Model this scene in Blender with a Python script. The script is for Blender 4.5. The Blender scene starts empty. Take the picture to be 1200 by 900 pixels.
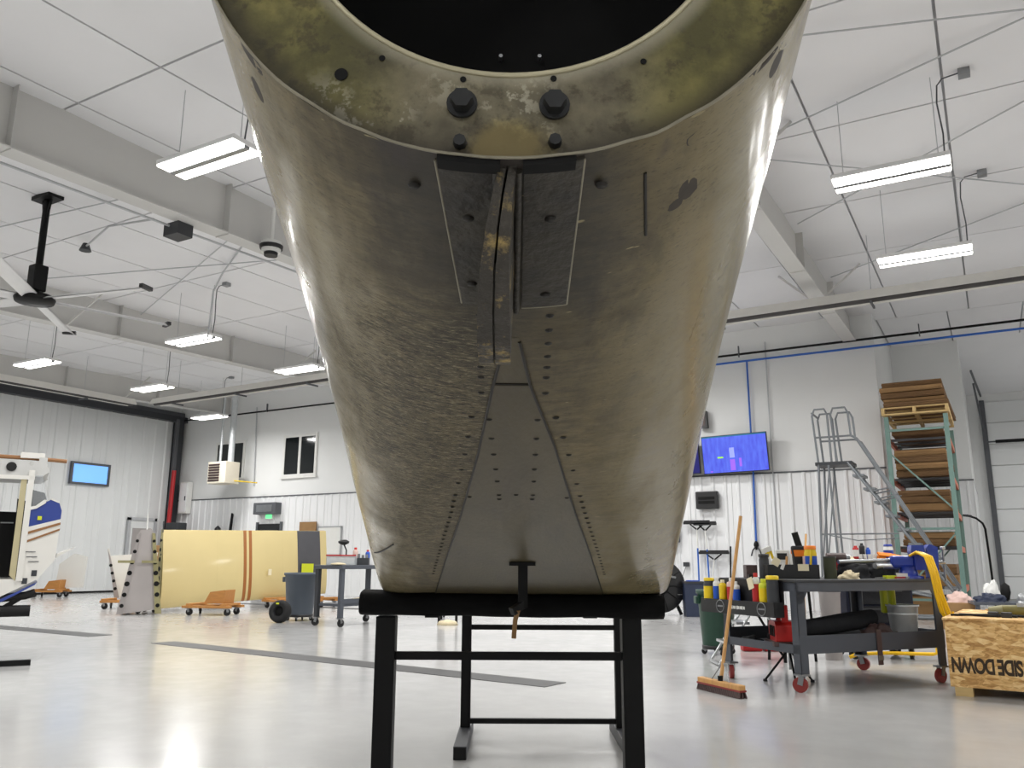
import bpy, math, random
import numpy as np
from mathutils import Vector, Matrix, Euler, noise as mnoise

# ---------------------------------------------------------------- scene, camera, world, exposure
scene = bpy.context.scene
COL = scene.collection
random.seed(7)
R = math.radians
YAW = R(29.9)          # the camera looks 29.9 deg left of the back wall's normal
CAM_H = 1.07
cam_data = bpy.data.cameras.new('camera')
cam_data.sensor_fit = 'HORIZONTAL'; cam_data.sensor_width = 36.0
cam_data.lens = 970.0 / 1200.0 * 36.0
cam_data.clip_start = 0.02; cam_data.clip_end = 200
cam = bpy.data.objects.new('camera', cam_data); COL.objects.link(cam)
cam.matrix_world = (Matrix.Translation((0, 0, CAM_H)) @ Matrix.Rotation(YAW, 4, 'Z')
                    @ Matrix.Rotation(R(90) + math.atan(207 / 970), 4, 'X') @ Matrix.Rotation(R(0.24), 4, 'Z'))
scene.camera = cam
world = bpy.data.worlds.new('world'); scene.world = world; world.use_nodes = True
bgn = world.node_tree.nodes['Background']
bgn.inputs[0].default_value = (0.27, 0.50, 1.0, 1); bgn.inputs[1].default_value = 0.9
scene.view_settings.view_transform = 'Standard'
scene.view_settings.look = 'None'
scene.view_settings.gamma = 1.0
scene.view_settings.use_curve_mapping = False
scene.view_settings.exposure = 0.0
LAMP_W = 131.0          # power of one hanging lamp
LAMP_GLOW = 7.0

# ---------------------------------------------------------------- materials
def lin(c):
    return tuple(((v / 255) / 12.92 if v / 255 <= 0.04045 else ((v / 255 + 0.055) / 1.055) ** 2.4) for v in c)
MATS = {}
def M(name, col, rough=0.5, metal=0.0, var=0.08, scale=6.0, bump=0.0, bscale=40.0, coat=0.0, spec=0.5,
      emit=None, strength=0.0, stretch=(1, 1, 1), dirt=None, dirt_amt=0.0, dscale=3.0):
    m = bpy.data.materials.new(name); m.use_nodes = True
    nt = m.node_tree; N = nt.nodes; Lk = nt.links
    b = N['Principled BSDF']
    tc = N.new('ShaderNodeTexCoord'); mp = N.new('ShaderNodeMapping'); mp.inputs['Scale'].default_value = stretch
    Lk.new(tc.outputs['Object'], mp.inputs['Vector'])
    nz = N.new('ShaderNodeTexNoise'); nz.inputs['Scale'].default_value = scale; nz.inputs['Detail'].default_value = 5
    Lk.new(mp.outputs[0], nz.inputs['Vector'])
    c = lin(col)
    mx = N.new('ShaderNodeMix'); mx.data_type = 'RGBA'
    mx.inputs[6].default_value = (*[max(0, v * (1 - 1.6 * var)) for v in c], 1)
    mx.inputs[7].default_value = (*[min(1, v * (1 + 1.6 * var)) for v in c], 1)
    Lk.new(nz.outputs['Fac'], mx.inputs[0])
    out = mx.outputs[2]
    if dirt:
        n2 = N.new('ShaderNodeTexNoise'); n2.inputs['Scale'].default_value = dscale; n2.inputs['Detail'].default_value = 8
        n2.inputs['Roughness'].default_value = 0.7
        Lk.new(mp.outputs[0], n2.inputs['Vector'])
        rp = N.new('ShaderNodeMapRange'); rp.inputs[1].default_value = 0.62 - 0.25 * dirt_amt; rp.inputs[2].default_value = 0.75 - 0.15 * dirt_amt
        Lk.new(n2.outputs['Fac'], rp.inputs[0])
        m2 = N.new('ShaderNodeMix'); m2.data_type = 'RGBA'; m2.inputs[7].default_value = (*lin(dirt), 1)
        Lk.new(rp.outputs[0], m2.inputs[0]); Lk.new(out, m2.inputs[6]); out = m2.outputs[2]
    Lk.new(out, b.inputs['Base Color'])
    b.inputs['Roughness'].default_value = rough; b.inputs['Metallic'].default_value = metal
    b.inputs['Coat Weight'].default_value = coat; b.inputs['Coat Roughness'].default_value = 0.08
    b.inputs['Specular IOR Level'].default_value = spec
    if emit:
        b.inputs['Emission Color'].default_value = (*lin(emit), 1); b.inputs['Emission Strength'].default_value = strength
    if bump:
        n3 = N.new('ShaderNodeTexNoise'); n3.inputs['Scale'].default_value = bscale; n3.inputs['Detail'].default_value = 4
        Lk.new(mp.outputs[0], n3.inputs['Vector'])
        bp = N.new('ShaderNodeBump'); bp.inputs['Strength'].default_value = bump; bp.inputs['Distance'].default_value = 0.01
        Lk.new(n3.outputs['Fac'], bp.inputs['Height']); Lk.new(bp.outputs[0], b.inputs['Normal'])
    MATS[name] = m
    return m

M('white_wall', (232, 233, 232), 0.6, var=0.02, scale=1.2)
M('wain_white', (236, 237, 238), 0.42, var=0.02, scale=1.5, spec=0.4)
M('door_steel', (232, 234, 234), 0.45, var=0.03, scale=0.9)
M('ceiling_white', (236, 236, 238), 0.55, var=0.025, scale=1.1, bump=0.25, bscale=1.6)
M('ceiling_gap', (186, 188, 192), 0.7, var=0.05)
M('beam_white', (205, 204, 201), 0.5, var=0.03, scale=1.0)
M('black_metal', (9, 9, 10), 0.5, 0.0, var=0.15, scale=9, spec=0.25)
M('black_matte', (9, 9, 10), 0.8, var=0.2, scale=14)
M('black_plastic', (24, 24, 26), 0.45, var=0.1)
M('dark_grey', (52, 54, 58), 0.5, var=0.1)
M('bench_grey', (74, 78, 86), 0.42, var=0.06, scale=7)
M('steel', (150, 152, 154), 0.35, 0.9, var=0.08)
M('galvanised', (196, 200, 202), 0.42, 0.3, var=0.10, scale=14)
M('ladder_grey', (120, 124, 128), 0.45, 0.4, var=0.08)
M('alu', (196, 198, 200), 0.3, 0.85, var=0.05)
M('wire_grey', (92, 94, 98), 0.5, 0.2, var=0.05)
M('rod_grey', (190, 192, 195), 0.5, 0.1, var=0.05)
M('pad_black', (10, 10, 11), 0.85, var=0.3, scale=14, bump=0.3, spec=0.2)
M('pipe_blue', (38, 98, 190), 0.4, var=0.05)
M('red_plastic', (190, 34, 30), 0.4, var=0.08)
M('red_paint', (182, 30, 36), 0.45, var=0.06)
M('red_wheel', (138, 50, 46), 0.5, var=0.08)
M('rubber', (26, 26, 27), 0.75, var=0.12, scale=20)
M('wood', (196, 148, 88), 0.55, var=0.18, scale=5, stretch=(8, 8, 1))
M('wood_dolly', (184, 128, 66), 0.6, var=0.16, scale=6, stretch=(1, 6, 6))
M('cardboard', (150, 116, 76), 0.8, var=0.12, scale=5)
M('cardboard_dark', (118, 88, 56), 0.8, var=0.16, scale=5)
M('pale_wood', (206, 176, 120), 0.65, var=0.1, scale=6, stretch=(1, 8, 8))
M('cream_wing', (206, 188, 134), 0.38, var=0.03, scale=2.0, coat=0.2)
M('wing_brown', (152, 92, 40), 0.4, var=0.06)
M('wing_walk', (78, 78, 82), 0.85, var=0.06, bump=0.2, bscale=90)
M('bare_alu', (168, 162, 160), 0.42, 0.55, var=0.06, scale=2.5)
M('primer_grey', (172, 166, 164), 0.6, var=0.05, scale=3)
M('primer_olive', (150, 144, 104), 0.6, var=0.10, scale=9)
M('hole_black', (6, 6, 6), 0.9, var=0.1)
M('plane_white', (226, 224, 218), 0.28, var=0.03, scale=3, coat=0.4)
M('plane_grey', (196, 196, 194), 0.5, var=0.08, scale=7, dirt=(120, 116, 108), dirt_amt=0.3)
M('plane_blue', (46, 66, 142), 0.3, var=0.05, coat=0.4)
M('plane_brown', (146, 104, 66), 0.4, var=0.06)
M('plane_seal', (186, 176, 140), 0.6, var=0.08)
M('cab_black', (9, 9, 11), 0.6, var=0.3)
M('barrel_grey', (82, 90, 100), 0.5, var=0.05, bump=0.05)
M('barrel_green', (20, 62, 46), 0.45, var=0.07)
M('bin_navy', (36, 46, 70), 0.5, var=0.1)
M('yellow', (232, 200, 20), 0.4, var=0.05)
M('lime', (206, 214, 40), 0.45, var=0.06)
M('yellow_hose', (240, 190, 8), 0.4, var=0.06)
M('orange', (240, 132, 22), 0.5, var=0.05)
M('blue_vise', (34, 58, 156), 0.35, var=0.08, coat=0.3)
M('blue_label', (30, 84, 190), 0.4, var=0.08)
M('white_plastic', (228, 228, 224), 0.4, var=0.03)
M('pale_pink', (222, 190, 180), 0.5, var=0.06)
M('paper', (232, 222, 190), 0.8, var=0.04)
M('rag', (212, 198, 166), 0.9, var=0.12, scale=25, bump=0.4)
M('olive_can', (62, 66, 48), 0.5, 0.2, var=0.15)
M('cloth_black', (26, 27, 31), 0.9, var=0.2, scale=16, bump=0.3)
M('cloth_navy', (24, 28, 48), 0.9, var=0.2, scale=16)
M('rack_green', (112, 142, 134), 0.5, var=0.07)
M('rack_orange', (196, 106, 78), 0.5, var=0.08)
M('olive_tube', (120, 112, 58), 0.5, var=0.15, scale=8)
M('strip_dark', (66, 66, 66), 0.55, var=0.06)
M('cream_case', (224, 216, 198), 0.5, var=0.04)
M('louver', (74, 56, 54), 0.5, var=0.08)
M('glass_dark', (28, 32, 34), 0.08, var=0.15, scale=1.2, spec=0.6)
M('green_light', (150, 240, 180), 0.4, var=0.02, emit=(90, 225, 140), strength=1.1)
M('screen_frame', (12, 12, 14), 0.3, var=0.05)
M('tube_heater', (70, 68, 68), 0.5, 0.3, var=0.1)
M('reflector', (226, 224, 218), 0.45, 0.1, var=0.05)
M('box_orange_red', (206, 92, 60), 0.6, var=0.08)
M('lamp_white', (235, 235, 235), 0.4, var=0.02)
M('lamp_glow', (255, 255, 255), 0.4, var=0.0, emit=(255, 252, 244), strength=LAMP_GLOW)
M('red_glow', (255, 60, 40), 0.4, var=0.0, emit=(255, 60, 40), strength=1.5)

def glass_material():
    m = bpy.data.materials.new('clear_glass'); m.use_nodes = True
    b = m.node_tree.nodes['Principled BSDF']
    b.inputs['Base Color'].default_value = (*lin((205, 210, 214)), 1); b.inputs['Roughness'].default_value = 0.05
    b.inputs['Alpha'].default_value = 0.32
    MATS['clear_glass'] = m
glass_material()

def sky_pane():       # acrylic pane with the daylight behind it
    m = M('sky_pane', (120, 176, 240), 0.15, var=0.06, scale=0.8, emit=(118, 176, 246), strength=0.85)
sky_pane()

def floor_material():
    m = bpy.data.materials.new('epoxy_floor'); m.use_nodes = True
    nt = m.node_tree; N = nt.nodes; Lk = nt.links; b = N['Principled BSDF']
    tc = N.new('ShaderNodeTexCoord')
    n1 = N.new('ShaderNodeTexNoise'); n1.inputs['Scale'].default_value = 0.55; n1.inputs['Detail'].default_value = 7; n1.inputs['Roughness'].default_value = 0.6
    n2 = N.new('ShaderNodeTexNoise'); n2.inputs['Scale'].default_value = 5.0; n2.inputs['Detail'].default_value = 6
    for n in (n1, n2): Lk.new(tc.outputs['Object'], n.inputs['Vector'])
    cr = N.new('ShaderNodeValToRGB'); cr.color_ramp.elements[0].position = 0.3; cr.color_ramp.elements[1].position = 0.7
    cr.color_ramp.elements[0].color = (*lin((180, 180, 179)), 1); cr.color_ramp.elements[1].color = (*lin((200, 199, 197)), 1)
    Lk.new(n1.outputs['Fac'], cr.inputs[0])
    vo = N.new('ShaderNodeTexVoronoi'); vo.inputs['Scale'].default_value = 1.1
    Lk.new(tc.outputs['Object'], vo.inputs['Vector'])
    rp = N.new('ShaderNodeMapRange'); rp.inputs[1].default_value = 0.012; rp.inputs[2].default_value = 0.03; rp.inputs[3].default_value = 0.0; rp.inputs[4].default_value = 0.0
    Lk.new(vo.outputs['Distance'], rp.inputs[0])
    mx = N.new('ShaderNodeMix'); mx.data_type = 'RGBA'; mx.inputs[7].default_value = (*lin((130, 130, 128)), 1)
    Lk.new(rp.outputs[0], mx.inputs[0]); Lk.new(cr.outputs[0], mx.inputs[6]); Lk.new(mx.outputs[2], b.inputs['Base Color'])
    r2 = N.new('ShaderNodeMapRange'); r2.inputs[3].default_value = 0.13; r2.inputs[4].default_value = 0.27
    Lk.new(n2.outputs['Fac'], r2.inputs[0]); Lk.new(r2.outputs[0], b.inputs['Roughness'])
    bp = N.new('ShaderNodeBump'); bp.inputs['Strength'].default_value = 0.02; bp.inputs['Distance'].default_value = 0.02
    n3 = N.new('ShaderNodeTexNoise'); n3.inputs['Scale'].default_value = 2.2; n3.inputs['Detail'].default_value = 3
    Lk.new(tc.outputs['Object'], n3.inputs['Vector']); Lk.new(n3.outputs['Fac'], bp.inputs['Height'])
    b.inputs['Specular IOR Level'].default_value = 0.5; b.inputs['Coat Weight'].default_value = 0.25; b.inputs['Coat Roughness'].default_value = 0.12
    MATS['epoxy_floor'] = m
floor_material()

def osb_material():
    m = bpy.data.materials.new('osb'); m.use_nodes = True
    nt = m.node_tree; N = nt.nodes; Lk = nt.links; b = N['Principled BSDF']
    tc = N.new('ShaderNodeTexCoord'); mp = N.new('ShaderNodeMapping'); mp.inputs['Scale'].default_value = (8, 8, 21)
    Lk.new(tc.outputs['Object'], mp.inputs[0])
    nz = N.new('ShaderNodeTexNoise'); nz.inputs['Scale'].default_value = 1.6; nz.inputs['Detail'].default_value = 2; nz.inputs['Distortion'].default_value = 1.4
    Lk.new(mp.outputs[0], nz.inputs['Vector'])
    vo = N.new('ShaderNodeTexVoronoi'); vo.inputs['Scale'].default_value = 1.7
    Lk.new(mp.outputs[0], vo.inputs['Vector'])
    cr = N.new('ShaderNodeValToRGB')
    cr.color_ramp.elements[0].position = 0.3; cr.color_ramp.elements[0].color = (*lin((172, 126, 70)), 1)
    cr.color_ramp.elements[1].position = 0.68; cr.color_ramp.elements[1].color = (*lin((240, 208, 150)), 1)
    e = cr.color_ramp.elements.new(0.5); e.color = (*lin((218, 174, 110)), 1)
    mx = N.new('ShaderNodeMix'); mx.data_type = 'FLOAT'; mx.inputs[0].default_value = 0.35
    sp = N.new('ShaderNodeSeparateColor'); Lk.new(vo.outputs['Color'], sp.inputs[0])
    Lk.new(nz.outputs['Fac'], mx.inputs[2]); Lk.new(sp.outputs[0], mx.inputs[3])
    Lk.new(mx.outputs[0], cr.inputs[0]); Lk.new(cr.outputs[0], b.inputs['Base Color'])
    b.inputs['Roughness'].default_value = 0.7
    bp = N.new('ShaderNodeBump'); bp.inputs['Strength'].default_value = 0.3; bp.inputs['Distance'].default_value = 0.004
    Lk.new(mx.outputs[0], bp.inputs['Height']); Lk.new(bp.outputs[0], b.inputs['Normal'])
    MATS['osb'] = m
osb_material()

def screen_material():
    m = bpy.data.materials.new('tv_screen'); m.use_nodes = True
    nt = m.node_tree; N = nt.nodes; Lk = nt.links; b = N['Principled BSDF']
    b.inputs['Base Color'].default_value = (0.01, 0.01, 0.02, 1); b.inputs['Roughness'].default_value = 0.25
    tc = N.new('ShaderNodeTexCoord'); mp = N.new('ShaderNodeMapping'); mp.inputs['Scale'].default_value = (14, 1, 3)
    Lk.new(tc.outputs['Object'], mp.inputs[0])
    nz = N.new('ShaderNodeTexNoise'); nz.inputs['Scale'].default_value = 1.0; nz.inputs['Detail'].default_value = 4
    Lk.new(mp.outputs[0], nz.inputs['Vector'])
    cr = N.new('ShaderNodeValToRGB')
    cr.color_ramp.elements[0].position = 0.3; cr.color_ramp.elements[0].color = (*lin((78, 88, 236)), 1)
    cr.color_ramp.elements[1].position = 0.75; cr.color_ramp.elements[1].color = (*lin((98, 126, 255)), 1)
    Lk.new(nz.outputs['Fac'], cr.inputs[0]); Lk.new(cr.outputs[0], b.inputs['Emission Color'])
    b.inputs['Emission Strength'].default_value = 0.95
    MATS['tv_screen'] = m
screen_material()
M('scr_green', (130, 190, 60), 0.4, var=0.0, emit=(124, 184, 70), strength=0.9)
M('scr_magenta', (130, 80, 230), 0.4, var=0.1, emit=(128, 84, 232), strength=0.85)
M('scr_grey', (130, 140, 220), 0.4, var=0.1, emit=(122, 134, 214), strength=0.8)
M('scr_teal', (20, 90, 120), 0.4, var=0.1, emit=(24, 84, 120), strength=0.8)
M('scr_dark', (16, 16, 60), 0.3, var=0.5, scale=4, emit=(20, 20, 110), strength=0.7)

# ---------------------------------------------------------------- mesh builder
class MB:
    def __init__(self): self.v = []; self.f = []; self.s = []
    def add(self, vs, fs, smooth=False, mtx=None):
        o = len(self.v)
        for p in vs:
            p = Vector(p)
            if mtx is not None: p = mtx @ p
            self.v.append(p)
        for f in fs: self.f.append([i + o for i in f]); self.s.append(smooth)
        return self
    def box(self, c, s, rot=None):
        x, y, z = s[0] / 2, s[1] / 2, s[2] / 2
        vs = [(-x, -y, -z), (x, -y, -z), (x, y, -z), (-x, y, -z), (-x, -y, z), (x, -y, z), (x, y, z), (-x, y, z)]
        fs = [(0, 3, 2, 1), (4, 5, 6, 7), (0, 1, 5, 4), (1, 2, 6, 5), (2, 3, 7, 6), (3, 0, 4, 7)]
        m = Matrix.Translation(c)
        if rot is not None: m = m @ Euler(rot).to_matrix().to_4x4()
        return self.add(vs, fs, False, m)
    def bb(self, x0, x1, y0, y1, z0, z1):
        return self.box(((x0 + x1) / 2, (y0 + y1) / 2, (z0 + z1) / 2), (abs(x1 - x0), abs(y1 - y0), abs(z1 - z0)))
    def cyl(self, p0, p1, r, r1=None, seg=12, caps=True):
        p0 = Vector(p0); p1 = Vector(p1); r1 = r if r1 is None else r1
        d = (p1 - p0); q = d.to_track_quat('Z', 'Y').to_matrix().to_4x4(); L = d.length
        m = Matrix.Translation(p0) @ q
        vs = []; 
        for k in range(seg):
            a = 2 * math.pi * k / seg; vs.append((r * math.cos(a), r * math.sin(a), 0))
        for k in range(seg):
            a = 2 * math.pi * k / seg; vs.append((r1 * math.cos(a), r1 * math.sin(a), L))
        fs = [(k, (k + 1) % seg, seg + (k + 1) % seg, seg + k) for k in range(seg)]
        self.add(vs, fs, True, m)
        if caps:
            self.add(vs[:seg], [tuple(reversed(range(seg)))], False, m); self.add(vs[seg:], [tuple(range(seg))], False, m)
        return self
    def bar(self, p0, p1, w, h=None):        # rectangular bar between two points
        p0 = Vector(p0); p1 = Vector(p1); h = w if h is None else h
        d = p1 - p0; q = d.to_track_quat('Z', 'Y').to_matrix().to_4x4(); L = d.length
        m = Matrix.Translation(p0) @ q
        vs = [(-w/2, -h/2, 0), (w/2, -h/2, 0), (w/2, h/2, 0), (-w/2, h/2, 0), (-w/2, -h/2, L), (w/2, -h/2, L), (w/2, h/2, L), (-w/2, h/2, L)]
        return self.add(vs, [(0, 3, 2, 1), (4, 5, 6, 7), (0, 1, 5, 4), (1, 2, 6, 5), (2, 3, 7, 6), (3, 0, 4, 7)], False, m)
    def tube(self, pts, r, seg=8, closed=False, rr=None):
        pts = [Vector(p) for p in pts]; n = len(pts); vs = []
        up = Vector((0, 0, 1)); prev = None
        for i, p in enumerate(pts):
            if closed: t = pts[(i + 1) % n] - pts[i - 1]
            else: t = pts[min(i + 1, n - 1)] - pts[max(i - 1, 0)]
            t.normalize()
            if prev is None:
                a = t.orthogonal().normalized()
            else:
                a = prev - t * prev.dot(t)
                a = a.normalized() if a.length > 1e-6 else t.orthogonal().normalized()
            prev = a; b = t.cross(a); ri = rr[i] if rr else r
            for k in range(seg):
                an = 2 * math.pi * k / seg; vs.append(p + a * (ri * math.cos(an)) + b * (ri * math.sin(an)))
        fs = []
        for i in range(n if closed else n - 1):
            j = (i + 1) % n
            for k in range(seg): fs.append((i * seg + k, i * seg + (k + 1) % seg, j * seg + (k + 1) % seg, j * seg + k))
        self.add(vs, fs, True)
        if not closed:
            self.add(vs[:seg], [tuple(reversed(range(seg)))]); self.add(vs[-seg:], [tuple(range(seg))])
        return self
    def lathe(self, prof, c=(0, 0, 0), seg=24, mtx=None, squash=(1, 1)):
        vs = []; n = len(prof)
        for (r, z) in prof:
            for k in range(seg):
                a = 2 * math.pi * k / seg; vs.append((c[0] + r * squash[0] * math.cos(a), c[1] + r * squash[1] * math.sin(a), c[2] + z))
        fs = []
        for i in range(n - 1):
            for k in range(seg): fs.append((i * seg + k, i * seg + (k + 1) % seg, (i + 1) * seg + (k + 1) % seg, (i + 1) * seg + k))
        self.add(vs, fs, True, mtx)
        if prof[0][0] > 1e-5: self.add(vs[:seg], [tuple(reversed(range(seg)))], False, mtx)
        if prof[-1][0] > 1e-5: self.add(vs[-seg:], [tuple(range(seg))], False, mtx)
        return self
    def prism(self, poly, h, fn=None, smooth=False):   # poly of (a, b); fn(a, b, t) -> xyz, t in (0, 1)
        fn = fn or (lambda a, b, t: (a, b, t * h))
        n = len(poly)
        lo = [fn(a, b, 0) for a, b in poly]; hi = [fn(a, b, 1) for a, b in poly]
        self.add(lo, [tuple(reversed(range(n)))]); self.add(hi, [tuple(range(n))])
        self.add(lo + hi, [(i, (i + 1) % n, n + (i + 1) % n, n + i) for i in range(n)], smooth)
        return self
    def grid(self, fn, nu, nv, smooth=True):
        vs = [fn(i / nu, j / nv) for j in range(nv + 1) for i in range(nu + 1)]
        fs = [(j * (nu + 1) + i, j * (nu + 1) + i + 1, (j + 1) * (nu + 1) + i + 1, (j + 1) * (nu + 1) + i) for j in range(nv) for i in range(nu)]
        return self.add(vs, fs, smooth)
    def mesh(self, name, mat):
        me = bpy.data.meshes.new(name); me.from_pydata([tuple(p) for p in self.v], [], self.f)
        me.polygons.foreach_set('use_smooth', self.s)
        me.materials.append(MATS[mat]); me.update(); return me
    def build(self, name, mat, parent=None, bevel=0.0, loc=None, rz=None, label=None):
        return ob(name, self.mesh(name, mat), parent, bevel, loc, rz, label)
def ob(name, me, parent=None, bevel=0.0, loc=None, rz=None, label=None):
    o = bpy.data.objects.new(name, me); COL.objects.link(o)
    if parent is not None: o.parent = parent
    if bevel:
        b = o.modifiers.new('bevel', 'BEVEL'); b.width = bevel; b.segments = 2; b.limit_method = 'ANGLE'; b.angle_limit = R(40)
    if loc is not None: o.location = loc
    if rz is not None: o.rotation_euler = (0, 0, rz)
    if label: o['label'] = label
    return o
def thing(name, label, cat, loc=(0, 0, 0), rz=0.0, group=None, kind=None):
    o = bpy.data.objects.new(name, None); COL.objects.link(o); o.empty_display_size = 0.1
    o.location = loc; o.rotation_euler = (0, 0, rz)
    return tag(o, label, cat, group, kind)
def tag(o, label, cat=None, group=None, kind=None):
    o['label'] = label
    if cat: o['category'] = cat
    if group: o['group'] = group
    if kind: o['kind'] = kind
    return o
def struct(o, label=None, cat=None):
    o['kind'] = 'structure'
    if label: o['label'] = label
    if cat: o['category'] = cat
    return o
def copy_tree(o, parent=None):
    c = o.copy(); COL.objects.link(c)
    if parent is not None: c.parent = parent
    for ch in list(o.children): copy_tree(ch, c)
    return c
def W(x, y):           # a point given right / forward of the camera's spot on the floor -> hangar axes
    return (x * math.cos(YAW) - y * math.sin(YAW), x * math.sin(YAW) + y * math.cos(YAW))
def caster(parent, x, y, h, r, wheel='rubber', ang=0.0):
    fk = MB().box((x, y, h - 0.008), (r * 1.6, r * 1.5, 0.014))
    c, s = math.cos(ang), math.sin(ang)
    for k in (-1, 1):
        px, py = x - s * k * r * 0.42, y + c * k * r * 0.42
        fk.bar((px, py, h - 0.012), (px + c * r * 0.3, py + s * r * 0.3, r), r * 0.12, r * 0.7)
    f = fk.build('caster', 'steel', parent)
    cx, cy = x + c * r * 0.3, y + s * r * 0.3
    MB().cyl((cx + s * r * 0.3, cy - c * r * 0.3, r), (cx - s * r * 0.3, cy + c * r * 0.3, r), r, seg=18).build('wheel', wheel, f, bevel=r * 0.12)
    return f
# ================================================================ THE HANGAR
XL, XR, YN, YB, YB2, YB3 = -25.5, 10.0, -12.0, 20.0, 24.0, 29.0
WAIN = 3.1
XJ, XJ2 = -1.96, -0.35
def cz(y): return 6.3 + 0.02 * y          # underside of the roof lining
fl = struct(MB().bb(XL - 0.3, XR + 0.3, YN - 0.3, YB3 + 0.3, -0.2, 0.0).build('floor', 'epoxy_floor'), 'glossy pale grey epoxy coated hangar floor', 'floor')
# dark filled trench strips in the floor
for i, (a, b, w, lab) in enumerate((((-16.5, 7.95), (-11.17, 7.72), 0.36, 'shorter dark grey strip set in the floor near the partial aircraft'),
                                    ((-9.62, 7.56), (-3.49, 6.86), 0.34, 'long dark grey strip set in the floor behind the black stand'),
                                    ((-16.6, 15.1), (-9.5, 14.7), 0.30, 'dark grey floor strip passing behind the cream wing'))):
    mid = ((a[0] + b[0]) / 2, (a[1] + b[1]) / 2); L = math.dist(a, b)
    struct(MB().box((0, 0, 0.001), (L, w, 0.006)).build('trim_%d' % (i + 1), 'strip_dark', loc=(mid[0], mid[1], 0), rz=math.atan2(b[1] - a[1], b[0] - a[0])), lab, 'floor strip')

# ---- walls
def wall(name, x0, x1, y0, y1, lab, z1=7.2, m='white_wall'):
    return struct(MB().bb(x0, x1, y0, y1, 0, z1).build(name, m), lab, 'wall')
w_back = wall('wall_back', XL - 0.3, XJ, YB, YB + 0.3, 'white upper wall of the hangar behind the wings and the screens')
w_ret = wall('wall_return', XJ - 0.3, XJ, YB + 0.3, YB2, 'short white wall turning back beside the pallet rack')
w_rec = wall('wall_recess', XJ - 0.3, XJ2, YB2, YB2 + 0.3, 'white wall of the recess behind the pallet rack')
w_ret2 = wall('wall_return_bay', XJ2 - 0.3, XJ2, YB2 + 0.3, YB3, 'white side wall running back to the sectional door')
w_bay = wall('wall_bay', XJ2 - 0.3, XR + 0.3, YB3, YB3 + 0.3, 'white wall around the sectional overhead door')
w_left = wall('wall_left', XL - 0.3, XL, YN, YB, 'white end wall around the tall hangar door')
w_right = wall('wall_right', XR, XR + 0.3, YN, YB3, 'white side wall out of view to the right')
w_near = wall('wall_near', XL - 0.3, XR + 0.3, YN - 0.3, YN, 'white wall behind the camera')

PW = 0.915
def ribbed(width, h, pitch, depth=0.028, rib=0.05):
    """one ribbed sheet: x 0..width, face towards -y"""
    prof = [(0, 0)]; n = int(round(width / pitch))
    for k in range(n):
        c = (k + 0.5) * width / n
        prof += [(c - rib, 0), (c - rib * 0.45, -depth), (c + rib * 0.45, -depth), (c + rib, 0)]
    prof += [(width, 0), (width, 0.02), (0, 0.02)]
    return MB().prism(prof, h, lambda a, b, t: (a, b - 0.006, t * h))
sheet = ribbed(PW - 0.008, WAIN, 0.305).mesh('metal_panel', 'wain_white')
def clad(parent, x0, x1, y, skip=()):
    x = x0
    while x < x1 - 0.2:
        o = ob('metal_panel', sheet, parent, loc=(x, y, 0.0))
        if x + PW > x1: o.scale.x = (x1 - x) / PW
        x += PW
clad(w_back, XL, XJ, YB - 0.02)
clad(w_rec, XJ, XJ2, YB2 - 0.02)
MB().bb(XL, XJ + 0.03, YB - 0.055, YB, WAIN, WAIN + 0.035).build('cap_trim', 'wire_grey', w_back)
MB().bb(XJ, XJ2 + 0.03, YB2 - 0.055, YB2, WAIN, WAIN + 0.035).build('cap_trim', 'wire_grey', w_rec)
MB().bb(XJ2, XJ2 + 0.03, YB2 - 0.05, YB3, WAIN, WAIN + 0.035).build('cap_trim', 'rod_grey', w_ret2)
MB().bb(XJ2, XJ2 + 0.02, YB2 - 0.04, YB3, 0, WAIN).build('side_sheet', 'wain_white', w_ret2)
for x in (-16.2, -11.0):            # faint vertical joints of the upper lining
    MB().bb(x, x + 0.02, YB - 0.006, YB, WAIN + 0.05, 7.0).build('joint_strip', 'beam_white', w_back)

# ---- roof lining of separate white panels
ceil = struct(MB().add([(XL - .3, YN - .3, cz(YN) + 0.05), (XR + .3, YN - .3, cz(YN) + 0.05), (XR + .3, YB2, cz(YB2) + 0.05), (XL - .3, YB2, cz(YB2) + 0.05),
                        (XL - .3, YN - .3, cz(YN) + 0.25), (XR + .3, YN - .3, cz(YN) + 0.25), (XR + .3, YB2, cz(YB2) + 0.25), (XL - .3, YB2, cz(YB2) + 0.25)],
                       [(0, 1, 2, 3), (7, 6, 5, 4), (0, 4, 5, 1), (1, 5, 6, 2), (2, 6, 7, 3), (3, 7, 4, 0)]).build('ceiling', 'ceiling_gap'),
              'white panelled roof lining with thin grey joints', 'ceiling')
PX, PY = 1.5, 2.6
def pillow(a, b):
    sag = 0.035 * (1 - (2 * a - 1) ** 2) * (1 - (2 * b - 1) ** 2)
    return ((a - 0.5) * (PX - 0.03), (b - 0.5) * (PY - 0.03), -sag)
pm = MB().grid(pillow, 6, 6)
h_ = (PX - 0.03) / 2; g_ = (PY - 0.03) / 2
pm.add([(-h_, -g_, 0), (h_, -g_, 0), (h_, g_, 0), (-h_, g_, 0), (-h_, -g_, .045), (h_, -g_, .045), (h_, g_, .045), (-h_, g_, .045)],
       [(4, 5, 6, 7), (0, 1, 5, 4), (1, 2, 6, 5), (2, 3, 7, 6), (3, 0, 4, 7)])
pmesh = pm.mesh('ceiling_panel', 'ceiling_white')
for i in range(20):
    for j in range(9):
        y = -2.6 + PY * (j + 0.5); x = XL + PX * (i + 0.5)
        if y > 20.6: continue
        o = ob('ceiling_panel', pmesh, ceil, loc=(x, y, cz(y) + 0.0)); o.rotation_euler = (math.atan(0.02), 0, 0)
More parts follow.
